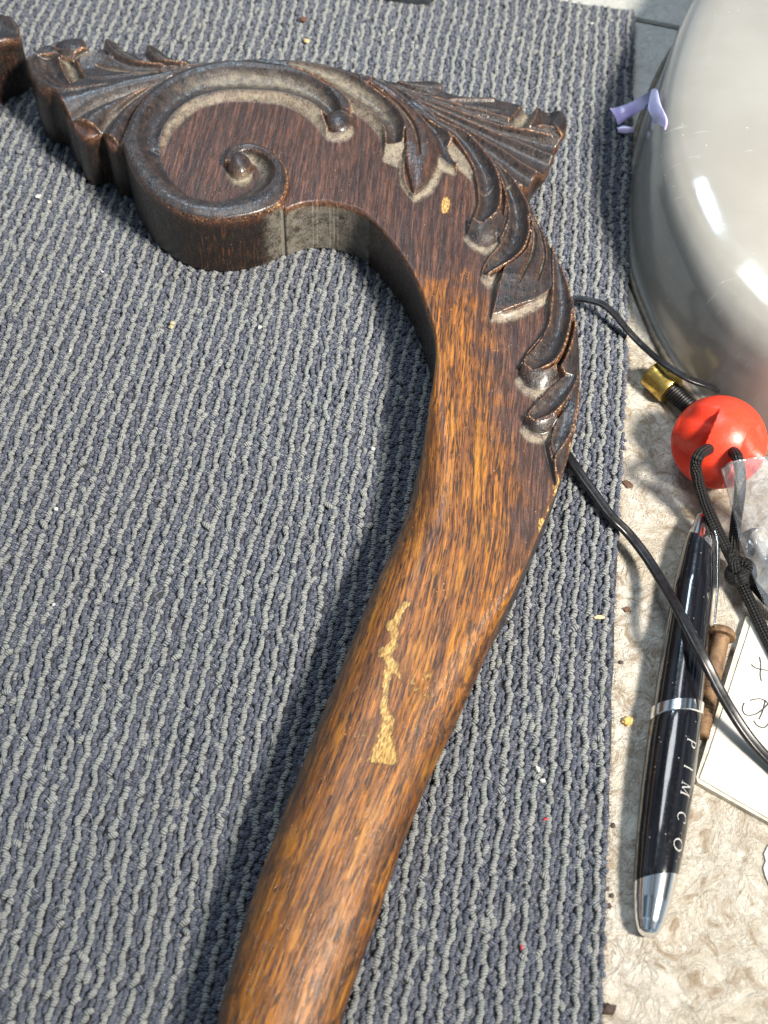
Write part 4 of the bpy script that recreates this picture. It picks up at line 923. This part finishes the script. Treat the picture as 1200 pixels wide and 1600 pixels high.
# ------------------------------------------------------------------ red ball with slots + lanyard
BALL_R = 13.6 * MM
BALL_C = at(1123, 691, 13.6)
def build_ball():
    nu, nv = 220, 140
    # local frame: band direction in plan runs almost up the picture
    up = np.array([0, 0, 1.0]); view = np.array([0, 0, CAMH]) - BALL_C; view /= np.linalg.norm(view)
    bd = at(1128, 640, 13) - at(1112, 740, 13); bd -= (bd @ view) * view; bd /= np.linalg.norm(bd)   # along band as seen
    sx = np.cross(bd, view)                                                                                      # to the right
    th = np.linspace(0.001, np.pi - 0.001, nv); ph = np.linspace(0, 2 * np.pi, nu, endpoint=False)
    TH, PH = np.meshgrid(th, ph, indexing='ij')
    d = (np.sin(TH) * np.cos(PH))[..., None] * sx + (np.sin(TH) * np.sin(PH))[..., None] * view + np.cos(TH)[..., None] * bd
    x = d @ sx; y = d @ bd; w = d @ view
    # central band bounded by two arcs that lean to the right at the top
    cL = -0.08 + 0.25 * (y - 0.69); cR = 0.66 + 0.30 * (y - 0.55)
    def cut(t, lim, depth):     # t: distance outward from band edge
        f = sst(t, 0.0, 0.035); fall = np.clip(1 - t / lim, 0, 1); return depth * f * fall ** 0.5
    env = sst(0.74 - y, 0, 0.30) * sst(y + 0.95, 0, 0.5) * sst(w, -0.05, 0.25) * (0.62 + 0.7 * sst(0.5 - y, 0, 0.9))
    dep = cut(cL - x, 0.74, 0.42) * env + cut(x - cR, 0.50, 0.46) * env
    dep = dep - 0.006 * np.exp(-((x * .3 + y * .2 + w * .93 - .05) / 0.012) ** 2)      # mould line
    r = BALL_R * (1 - dep)
    V = (BALL_C + d * r[..., None]).reshape(-1, 3)
    F = [(i * nu + j, i * nu + (j + 1) % nu, (i + 1) * nu + (j + 1) % nu, (i + 1) * nu + j) for i in range(nv - 1) for j in range(nu)]
    F += [tuple(range(nu))[::-1], tuple((nv - 1) * nu + j for j in range(nu))]
    s = NT('orange_red_plastic'); g = s.geo()
    m = s.P(color=s.mix(s.noise(g, 220, 3, 0.6), (0.76, 0.045, 0.020), (0.86, 0.062, 0.028)), rough=s.ramp(s.noise(g, 500, 3, .6), .3, .7, 0.26, 0.44), spec=0.45, sss=0.15, normal=s.bump(s.noise(g, 1500, 2, .5), 0.0001, .4))
    s.b.inputs['Subsurface Radius'].default_value = (0.003, 0.001, 0.0005); s.b.inputs['Subsurface Scale'].default_value = 1.0
    o = mesh_obj('slotted_ball', V, F, m); tag(o, 'orange red plastic ball with two slots holding a black braided lanyard', 'ball')
build_ball()

def mat_braid():
    s = NT('black_braid'); uv = s.uv(); sx = s.N('ShaderNodeSeparateXYZ'); s.L(uv, sx.inputs[0])
    a = s.math('MULTIPLY', sx.outputs[0], 560.0); b = s.math('MULTIPLY', sx.outputs[1], 6.0)
    w1 = s.math('SINE', s.math('MULTIPLY', s.math('ADD', a, b), 6.2832)); w2 = s.math('SINE', s.math('MULTIPLY', s.math('SUBTRACT', a, b), 6.2832))
    h = s.math('MULTIPLY', w1, w2)
    fib = s.noise(s.mapping(uv, (3000, 40, 1)), 1.0, 2, .6)
    c = s.mix(s.ramp(h, -0.6, 0.9), (0.006, 0.006, 0.007), (0.022, 0.021, 0.020))
    return s.P(color=c, rough=0.6, spec=0.3, normal=s.bump(s.math('ADD', h, s.math('MULTIPLY', fib, .5)), 0.0004, 0.9))
M_BRAID = mat_braid()
def build_lanyard():
    root_p = at(1150, 900, 4); root = empty('braided_lanyard', (float(root_p[0]), float(root_p[1]), 0))
    tag(root, 'black braided lanyard cord with a knot threaded through the red ball', 'lanyard')
    r = 1.6 * MM
    def tube(pts, nm, rad=1.0, n=120):
        path = P3(pts, n); v, f, uv = sweep(path, circ(r * rad, 14)); return mesh_obj(nm, v, f, M_BRAID, root, uv=uv)
    tube([(1112, 700, 20), (1102, 704, 23), (1092, 712, 24), (1087, 728, 21), (1091, 752, 16), (1102, 785, 11), (1120, 826, 8), (1138, 862, 7), (1150, 886, 6.5)], 'cord_strand')
    tube([(1142, 704, 21), (1150, 710, 24), (1154, 722, 24), (1157, 745, 19), (1155, 778, 12), (1150, 815, 8), (1147, 850, 7), (1146, 885, 6)], 'cord_strand')
    tube([(1160, 915, 5), (1172, 940, 4.5), (1184, 966, 4), (1200, 1000, 3.6), (1225, 1050, 3.4), (1260, 1110, 3)], 'cord_strand')
    tube([(1166, 900, 6), (1182, 920, 5), (1200, 940, 4.6), (1230, 968, 4.2), (1270, 990, 4)], 'cord_strand', 0.85)
    # knot: a wrapped overhand lump made of the same cord
    K = []
    c = at(1154, 892, 6.5); ax = at(1168, 925, 6.5) - at(1142, 862, 6.5); ax /= np.linalg.norm(ax); sd = np.cross(ax, (0, 0, 1)); sd /= np.linalg.norm(sd); up = np.array([0, 0, 1.0])
    t = np.linspace(0, 2 * np.pi, 260)
    kx = np.sin(t) + 2 * np.sin(2 * t); ky = np.cos(t) - 2 * np.cos(2 * t); kz = -np.sin(3 * t)
    path = c + ax * (ky * 1.75 * MM + .3 * MM * np.sin(2 * t))[:, None] + sd * (kx * 1.0 * MM)[:, None] + up * (kz * 1.5 * MM + .6 * MM)[:, None]
    v, f, uv = sweep(path, circ(r * 1.0, 14), up=tuple(ax)); mesh_obj('knot', v, f, M_BRAID, root, uv=uv)
build_lanyard()

# ------------------------------------------------------------------ pen
M_CHROME = mat_simple('chrome', (0.86, 0.86, 0.86), 0.16, 1.0)
def mat_lacquer():
    s = NT('black_lacquer'); g = s.geo()
    sc = s.noise(s.mapping(g, (1, 1, 1)), 900, 3, 0.7); sp = s.vor(g, 420)
    c = s.mix(s.ramp(sp, 0.09, 0.05), (0.006, 0.006, 0.008), (0.25, 0.24, 0.22))
    sc2 = s.noise(s.mapping(g, (300, 2500, 300), rot=(0, 0, .6)), 1.0, 2, .5); c = s.mix(s.math('MULTIPLY', s.ramp(sc2, .68, .74), s.ramp(sc, .55, .65, 0, .5)), c, (0.2, .19, .18))
    return s.P(color=c, rough=s.ramp(sc, .3, .8, 0.10, 0.22), spec=0.6, coat=.6, coat_rough=0.05)
def build_pen():
    zc = 6.6
    a = at(1012, 1462, 3.6); b = at(1098, 806, zc - .5); ax = b - a; L = np.linalg.norm(ax); ax /= L
    root = empty('ballpoint_pen', (float(a[0]), float(a[1]), 0)); tag(root, 'black lacquer ballpoint pen with chrome nose and ring lying on the stone floor', 'pen')
    blk = mat_lacquer()
    # radii along the pen (mm), s measured from the nose tip
    Lm = L / MM
    def rad(s):
        return np.interp(s, [0, .8, 3, 8, 14, 24, 36, 48, Lm * .5, Lm * .62, Lm * .80, Lm * .92, Lm], [1.5, 2.5, 3.4, 4.4, 5.1, 5.85, 6.3, 6.45, 6.35, 6.1, 5.5, 4.2, 1.6]) * MM
    def piece(nm, s0, s1, mat, extra=0.0, n=40, slant0=0.0, slant1=0.0, seg=56):
        S = np.cross(ax, (0, 0, 1)); S /= np.linalg.norm(S); U = np.cross(S, ax); an = np.linspace(0, 2 * np.pi, seg, endpoint=False); V = []
        for i, q in enumerate(np.linspace(0, 1, n)):
            s = s0 + (s1 - s0) * q + (slant0 * (1 - q) + slant1 * q) * np.cos(an)     # oblique cuts
            s = np.clip(s, 0, Lm); r = rad(s) + extra * MM * (1 if 0 < i < n - 1 else .2)
            V.append(a + ax * (s * MM)[:, None] + r[:, None] * (np.cos(an)[:, None] * S + np.sin(an)[:, None] * U))
        V = np.concatenate(V); F = [(i * seg + j, (i + 1) * seg + j, (i + 1) * seg + (j + 1) % seg, i * seg + (j + 1) % seg) for i in range(n - 1) for j in range(seg)]
        F += [tuple(range(seg)), tuple((n - 1) * seg + j for j in range(seg))[::-1]]
        return mesh_obj(nm, V, F, mat, root, sharp=50)
    sN = 13.5; sR = Lm * .478
    piece('nose_cone', 0, sN, M_CHROME, 0, slant1=2.0)
    piece('lower_barrel', sN, sR - 1.6, blk, 0.10, slant0=2.0, slant1=2.0)
    piece('ring', sR - 1.7, sR + 1.7, M_CHROME, 0.42, 14, slant0=2.0, slant1=2.0)
    piece('upper_barrel', sR + 1.6, Lm * .915, blk, -0.05, slant0=2.0, slant1=-3.0)
    piece('end_cap', Lm * .915, Lm, M_CHROME, -0.08, slant0=-3.0)
    # clip along the right flank, mostly hidden
    S = np.cross(ax, (0, 0, 1)); S /= np.linalg.norm(S); U = np.cross(S, ax)
    qs = np.linspace(Lm * .70, Lm * .985, 40); path = [a + ax * s * MM + (S * math.cos(.35) + U * math.sin(.35)) * (rad(s) + (1.0 * MM if s < Lm * .95 else .4 * MM)) for s in qs]
    v, f, uv = sweep(np.array(path), circ(1.5 * MM, 12, .45 * MM), up=tuple(S * math.cos(.35) + U * math.sin(.35)), radii=np.linspace(.6, 1.0, 40)); mesh_obj('clip', v, f, M_CHROME, root)
    # engraved lettering: strokes laid on the barrel. letter box 0..1 (x right, y up)
    def arc(cx, cy, rx, ry, a0, a1, n=18): t = np.radians(np.linspace(a0, a1, n)); return [(cx + rx * math.cos(x), cy + ry * math.sin(x)) for x in t]
    def ser(x, y, w=.13): return ([(x - w, y), (x + w, y)], .045)
    LT = {'P': [([(.2, 0), (.2, 1)], .11), ser(.2, 0), ser(.12, 1, .08), ([(.2, 1), (.45, 1)] + arc(.45, .74, .28, .26, 90, -90) + [(.2, .48)], .055), (arc(.47, .74, .27, .22, 50, -50, 8), .11)],
          'I': [([(.3, 0), (.3, 1)], .11), ser(.3, 0), ser(.3, 1)],
          'M': [([(.12, 0), (.15, 1)], .05), ser(.12, 0), ser(.1, 1, .08), ([(.15, 1), (.5, .04)], .11), ([(.5, .04), (.86, 1)], .05), ([(.86, 1), (.9, 0)], .11), ser(.9, 0), ser(.93, 1, .08)],
          'C': [(arc(.52, .5, .42, .5, 45, 315, 30), .055), (arc(.52, .5, .41, .48, 130, 230, 12), .11), ([(.82, .98), (.83, .68)], .045)],
          'O': [(arc(.5, .5, .43, .5, 0, 360, 40), .06), (arc(.5, .5, .42, .48, 130, 230, 12), .11), (arc(.5, .5, .42, .48, -50, 50, 12), .11)]}
    Vs, Fs = [], []
    def surf(s_mm, arc_mm):       # arc measured from the top line toward the right flank
        r = rad(s_mm) + 0.13 * MM; th = math.pi / 2 - arc_mm * MM / r
        return a + ax * s_mm * MM + r * (math.cos(th) * S + math.sin(th) * U)
    H = 3.0; start = Lm * .478 - 8.5; base_arc = 2.4
    starts = {'P': 0.0, 'I': 7.1, 'M': 11.6, 'C': 19.0, 'O': 25.6}
    widths = {'P': 2.6, 'I': 2.0, 'M': 3.3, 'C': 3.0, 'O': 3.2}
    for ch, s_off in starts.items():
        for pts, w in LT[ch]:
            P_ = []
            for k in range(len(pts) - 1):
                p, q = np.array(pts[k]), np.array(pts[k + 1]); m_ = max(1, int(np.linalg.norm(q - p) / .15))
                P_ += [p + (q - p) * i / m_ for i in range(m_)]
            P_.append(np.array(pts[-1])); P_ = np.array(P_, float)
            P_ *= [widths[ch], H]; T = np.gradient(P_, axis=0); T /= np.linalg.norm(T, axis=1)[:, None] + 1e-9; Nn = np.stack([-T[:, 1], T[:, 0]], 1) * w * H * .5
            k0 = len(Vs)
            for p, n_ in zip(P_, Nn):
                for e in (p - n_, p + n_): Vs.append(surf(start - s_off - e[0], base_arc + e[1]))
            for i in range(len(P_) - 1): Fs.append((k0 + 2 * i, k0 + 2 * i + 1, k0 + 2 * i + 3, k0 + 2 * i + 2))
    mesh_obj('engraved_lettering', np.array(Vs), Fs, mat_simple('silver_engraving', (0.50, 0.49, 0.47), 0.45, 0.3, 2000, .3), root, smooth=False)
build_pen()

# ------------------------------------------------------------------ rusty bolt
def build_bolt():
    s = NT('tan_rust'); g = s.geo(); n = s.noise(g, 380, 5, 0.7)
    m = s.P(color=s.mix(s.ramp(n, .35, .7), (0.24, 0.145, 0.075), (0.085, 0.045, 0.025)), rough=.62, metal=.35, normal=s.bump(n, .0003, .7))
    h = at(1127, 992, 4.6); t = at(1094, 1150, 2.6); ax = t - h; L = np.linalg.norm(ax); ax /= L
    root = empty('carriage_bolt', (float(h[0]), float(h[1]), 0)); tag(root, 'rusty brown round headed bolt lying between the pen and the white card', 'bolt')
    hr = 3.9 * MM
    v, f, uv = lathe([(-.0022, hr * .12), (-.0021, hr * .45), (-.0016, hr * .75), (-.0007, hr * .95), (0, hr), (.0007, hr * .97), (.0009, hr * .6)], h, ax); mesh_obj('bolt_head', v, f, m, root, sharp=60)
    v, f, uv = lathe([(.0006, 2.5 * MM), (.002, 2.35 * MM), (.0115, 2.3 * MM), (.0125, 2.1 * MM)], h, ax); mesh_obj('shank', v, f, m, root, sharp=60)
    thread_lathe(h + ax * .0118, ax, L - .0118, 2.4 * MM, .00095, .0004, name='thread', mat=m, parent=root)
build_bolt()

# ------------------------------------------------------------------ white card with handwriting
def slab(name, pts, z0, z1, mat, parent=None, sub=1, noise=0.0):
    top = np.array([at(u, v, z1) for u, v in pts]); n = len(top)
    if noise: top[:, :2] += rng.normal(0, noise, (n, 2))
    bot = top.copy(); bot[:, 2] = z0 * MM
    F = [tuple(range(n)), tuple(range(n, 2 * n))[::-1]] + [(i, n + i, n + (i + 1) % n, (i + 1) % n) for i in range(n)]
    return mesh_obj(name, np.concatenate([top, bot]), F, mat, parent, smooth=False)
def build_card():
    s = NT('white_card'); g = s.geo()
    m = s.P(color=s.mix(s.ramp(s.noise(g, 30, 3, .6), .3, .7), (0.54, 0.51, 0.455), (0.60, 0.575, 0.52)), rough=.65, spec=.3, normal=s.bump(s.noise(g, 45, 2, .5), .0006, .4))
    me = mat_simple('card_edge', (0.58, 0.53, 0.43), .8, noise_scale=300)
    c = at(1190, 1150, 0); root = empty('white_card', (float(c[0]), float(c[1]), 0)); tag(root, 'white folded card with pen handwriting under the black cord at the right edge', 'card')
    slab('card_base', [(1166, 962), (1088, 1214), (1090, 1222), (1200, 1284), (1330, 1350), (1400, 1060)], .1, 1.9, me, root)
    slab('card_face', [(1176, 964), (1170, 985), (1108, 1176), (1093, 1216), (1200, 1278), (1326, 1342), (1390, 1062)], 2.0, 2.35, m, root)
    ink = mat_simple('pen_ink', (0.03, 0.03, 0.045), .5)
    strokes = [[(1174, 1038), (1180, 1043), (1190, 1046), (1202, 1047), (1214, 1044)], [(1187, 1026), (1189, 1040), (1188, 1054), (1190, 1064)],
               [(1163, 1098), (1160, 1108), (1166, 1117), (1180, 1116), (1192, 1108), (1200, 1100)], [(1172, 1094), (1190, 1092), (1202, 1102), (1206, 1120), (1196, 1136), (1184, 1134), (1178, 1126)], [(1196, 1094), (1192, 1110), (1186, 1124)],
               [(1215, 1100), (1225, 1112), (1222, 1128)], [(1218, 1040), (1230, 1052), (1240, 1046)]]
    V, F = [], []
    for st in strokes:
        p = P3([(u, v, 2.5) for u, v in st], 24); v, f, _ = sweep(p, circ(.15 * MM, 6, .07 * MM)); k = len(V); V += list(v); F += [tuple(i + k for i in q) for q in f]
    mesh_obj('handwriting', np.array(V), F, ink, root)
    o = slab('paper_scrap', [(1212, 1312), (1200, 1322), (1194, 1334), (1197, 1345), (1193, 1356), (1196, 1368), (1202, 1382), (1212, 1398), (1280, 1420), (1290, 1300)], .2, .6, m); tag(o, 'small torn white paper scrap at the right edge below the card', 'paper')
build_card()

# ------------------------------------------------------------------ clear plastic bag
def build_bag():
    A = crom([at(*p) for p in [(1126, 733, 25), (1138, 775, 17), (1147, 810, 12), (1156, 850, 9.5), (1172, 892, 9), (1190, 934, 8), (1206, 972, 6.5), (1228, 1020, 5)]], 60)
    B = crom([at(*p) for p in [(1215, 716, 27), (1240, 740, 27), (1270, 780, 24), (1290, 820, 21), (1310, 860, 18), (1330, 900, 15), (1340, 950, 12), (1350, 1000, 8)]], 60)
    m_ = 44; t = np.linspace(0, 1, m_); P = A[:, None] * (1 - t)[None, :, None] + B[:, None] * t[None, :, None]
    x = P[..., 0] * 1000 + 300; y = P[..., 1] * 1000 + 300
    rid = lambda a: 1 - np.abs(2 * a - 1)
    amp = sst(t, 0, .12)[None, :]
    P[..., 2] += (amp * (rid(vnoise(x + y * .5, y - x * .3, 31, .11)) * 3.4 + rid(vnoise(x - y * .6, y, 32, .24)) * 2.0 - 1.9)) * MM
    n = 60; top = P.reshape(-1, 3); bot = top - np.array([0, 0, 0.00005])
    F = []; o_ = len(top)
    for i in range(n - 1):
        for j in range(m_ - 1):
            a = i * m_ + j; F.append((a, a + m_, a + m_ + 1, a + 1))
    s = NT('clear_film'); tr = s.N('ShaderNodeBsdfTransparent'); tr.inputs[0].default_value = (0.90, 0.92, 0.94, 1)
    gl = s.N('ShaderNodeBsdfGlossy'); gl.inputs['Roughness'].default_value = 0.07; gl.inputs['Color'].default_value = (1, 1, 1, 1)
    df = s.N('ShaderNodeBsdfDiffuse'); df.inputs[0].default_value = (.8, .82, .85, 1)
    fr = s.N('ShaderNodeFresnel'); fr.inputs[0].default_value = 1.5
    mx = s.N('ShaderNodeMixShader'); s.L(s.math('ADD', s.math('MULTIPLY', fr.outputs[0], 1.5), .08, clamp=True), mx.inputs[0]); s.L(tr.outputs[0], mx.inputs[1]); s.L(gl.outputs[0], mx.inputs[2])
    m2 = s.N('ShaderNodeMixShader'); m2.inputs[0].default_value = .09; s.L(mx.outputs[0], m2.inputs[1]); s.L(df.outputs[0], m2.inputs[2]); s.L(m2.outputs[0], s.out.inputs[0])
    ob = mesh_obj('clear_bag', top, F, s.m); tag(ob, 'crinkled clear plastic bag lying over the lanyard and against the red ball', 'plastic bag')
    md = ob.modifiers.new('thickness', 'SOLIDIFY'); md.thickness = 0.00006
build_bag()

# ------------------------------------------------------------------ dark case at the top edge
def build_case():
    pts = [(540, -160), (545, -60), (568, -14), (600, -2), (640, 3), (664, 4), (682, -6), (700, -60), (705, -160)]
    P = crom(np.array([at(u, v, 7)[:2] for u, v in pts]), 60); n = len(P); cen = P.mean(0); V = []
    prof = [(0, 6.4), (0, 8), (.03, 12), (.1, 14.5), (.25, 16), (.6, 16.6)]
    for k, z in prof: V.append(np.column_stack([P * (1 - k) + cen * k, np.full(n, z * MM)]))
    V = np.concatenate(V); F = [(k * n + j, k * n + (j + 1) % n, (k + 1) * n + (j + 1) % n, (k + 1) * n + j) for k in range(len(prof) - 1) for j in range(n)]; F.append(tuple((len(prof) - 1) * n + j for j in range(n)))
    o = mesh_obj('dark_case', V, F, mat_simple('dark_case_plastic', (0.03, 0.036, 0.042), .4, noise_scale=300)); tag(o, 'dark rounded case cut off by the top edge of the photo', 'case')
build_case()

# ------------------------------------------------------------------ crumbs and chips
def chip(name, u, v, z, size, col, label, cat, group=None, elong=1.0, rot=0.0, flat=.6, seed=0, rough=.7):
    r_ = np.random.default_rng(seed + 100); c = at(u, v, z)
    k = 9; V = []; F = []
    for i, ph in enumerate((-.9, -.3, .35, .95)):
        for j in range(k):
            a = 2 * np.pi * j / k; rr = math.cos(ph) * (1 + r_.normal(0, .16)); x, y = rr * math.cos(a) * elong, rr * math.sin(a)
            V.append((c[0] + size * (x * math.cos(rot) - y * math.sin(rot)), c[1] + size * (x * math.sin(rot) + y * math.cos(rot)), c[2] + size * flat * (math.sin(ph) + .85 + r_.normal(0, .06))))
    for i in range(3):
        for j in range(k): F.append((i * k + j, i * k + (j + 1) % k, (i + 1) * k + (j + 1) % k, (i + 1) * k + j))
    F += [tuple(range(k))[::-1], tuple(3 * k + j for j in range(k))]
    o = mesh_obj(name, np.array(V), F, mat_simple(name + '_stuff', col, rough, noise_scale=1500, amt=.35), smooth=False)
    tag(o, label, cat, group); return o
CZ = 6.6
chip('wood_chip', 474, 33, CZ, .0014, (.12, .05, .025), 'small reddish brown chip on the carpet near the top edge', 'chip', seed=1, elong=1.1)
chip('wood_chip', 479, 65, CZ, .0008, (.55, .42, .2), 'tiny yellowish splinter on the carpet below the brown chip', 'splinter', elong=1.6, rot=-.5, seed=2)
chip('splinter', 936, 965, CZ, .00055, (.72, .52, .26), 'pale yellow wood splinter lying on the right border of the carpet', 'splinter', elong=3.0, seed=3)
chip('grain', 980, 1128, .2, .0012, (.62, .40, .12), 'yellow seed like grain on the stone floor beside the carpet edge', 'grain', elong=1.25, rot=.6, seed=4)
chip('dark_chip', 951, 1578, .2, .0014, (.05, .03, .022), 'dark brown chip at the bottom where carpet meets stone floor', 'chip', seed=5, elong=1.2, rot=.5)
chip('dark_chip', 981, 757, .2, .0011, (.10, .05, .03), 'brown flake on the stone floor above the black cord', 'chip', elong=1.8, rot=-.5, flat=.3, seed=6)
chip('dark_chip', 980, 953, .2, .0009, (.14, .07, .04), 'small reddish flake on the stone floor between carpet and pen', 'chip', elong=1.2, rot=-.5, flat=.3, seed=7)
WC = [(60, 308, .0008, 'larger of two white crumbs on the carpet below the left tip of the carved leg'), (77, 316, .0006, 'smaller white crumb just right of another below the left tip of the leg'),
      (840, 1202, .0006, 'upper of two white crumbs on the carpet right of the lower leg shaft'), (848, 1220, .0005, 'lower of two white crumbs on the carpet right of the lower leg shaft'),
      (406, 512, .0006, 'white crumb on the open carpet inside the curve of the leg neck'), (110, 548, .0005, 'tiny white crumb on the left carpet level with the leg neck'),
      (88, 796, .0005, 'upper of two tiny white crumbs near the left edge at mid height'), (84, 945, .0004, 'lower of two tiny white crumbs near the left edge at mid height'),
      (583, 702, .0006, 'pale crumb on the carpet close to the shaded left side of the leg'), (160, 425, .0004, 'tiny lilac white crumb on the carpet below the scroll end'),
      (925, 37, .0005, 'white crumb on the top right corner of the carpet'), (612, 48, .0005, 'white crumb on the carpet just under the dark case')]
for i, (u, v, sz, lb) in enumerate(WC):
    chip('crumb', u, v, CZ, sz, (.55, .53, .48) if i != 9 else (.6, .5, .75), lb, 'crumb', 'white crumbs scattered over the carpet', seed=20 + i, elong=1.3, rot=i)
DS = [(948, 1389, 'uppermost of three dark specks where carpet and stone meet low down'), (956, 1400, 'middle dark speck of three on the stone beside the lower carpet edge'), (952, 1416, 'lowest of three dark specks on the stone beside the lower carpet edge'),
      (970, 1035, 'dark speck on the stone between the carpet edge and the pen barrel'), (958, 1290, 'lone dark speck on the stone left of the pen lettering')]
for i, (u, v, lb) in enumerate(DS):
    chip('speck', u, v, .2, .00055, (.06, .04, .03), lb, 'speck', 'dark specks on the stone floor', seed=40 + i, elong=1.2, rot=i, flat=.5)
for i, (u, v, lb) in enumerate([(268, 512, 'lower of two tan crumbs together on the carpet under the scroll'), (270, 506, 'upper of two tan crumbs together on the carpet under the scroll')]):
    chip('crumb', u, v, CZ, .0008, (.42, .36, .22), lb, 'crumb', 'tan crumbs under the scroll', seed=60 + i)
for i, (u, v, lb) in enumerate([(853, 1280, 'tiny red fibre on the carpet right of the shaft, upper of two'), (815, 1480, 'tiny red fibre on the carpet near the bottom right')]):
    chip('red_fibre', u, v, CZ - .4, .00028, (.45, .03, .04), lb, 'fibre', 'red fibres in the carpet', seed=70 + i, elong=2.2, rot=i + .5)
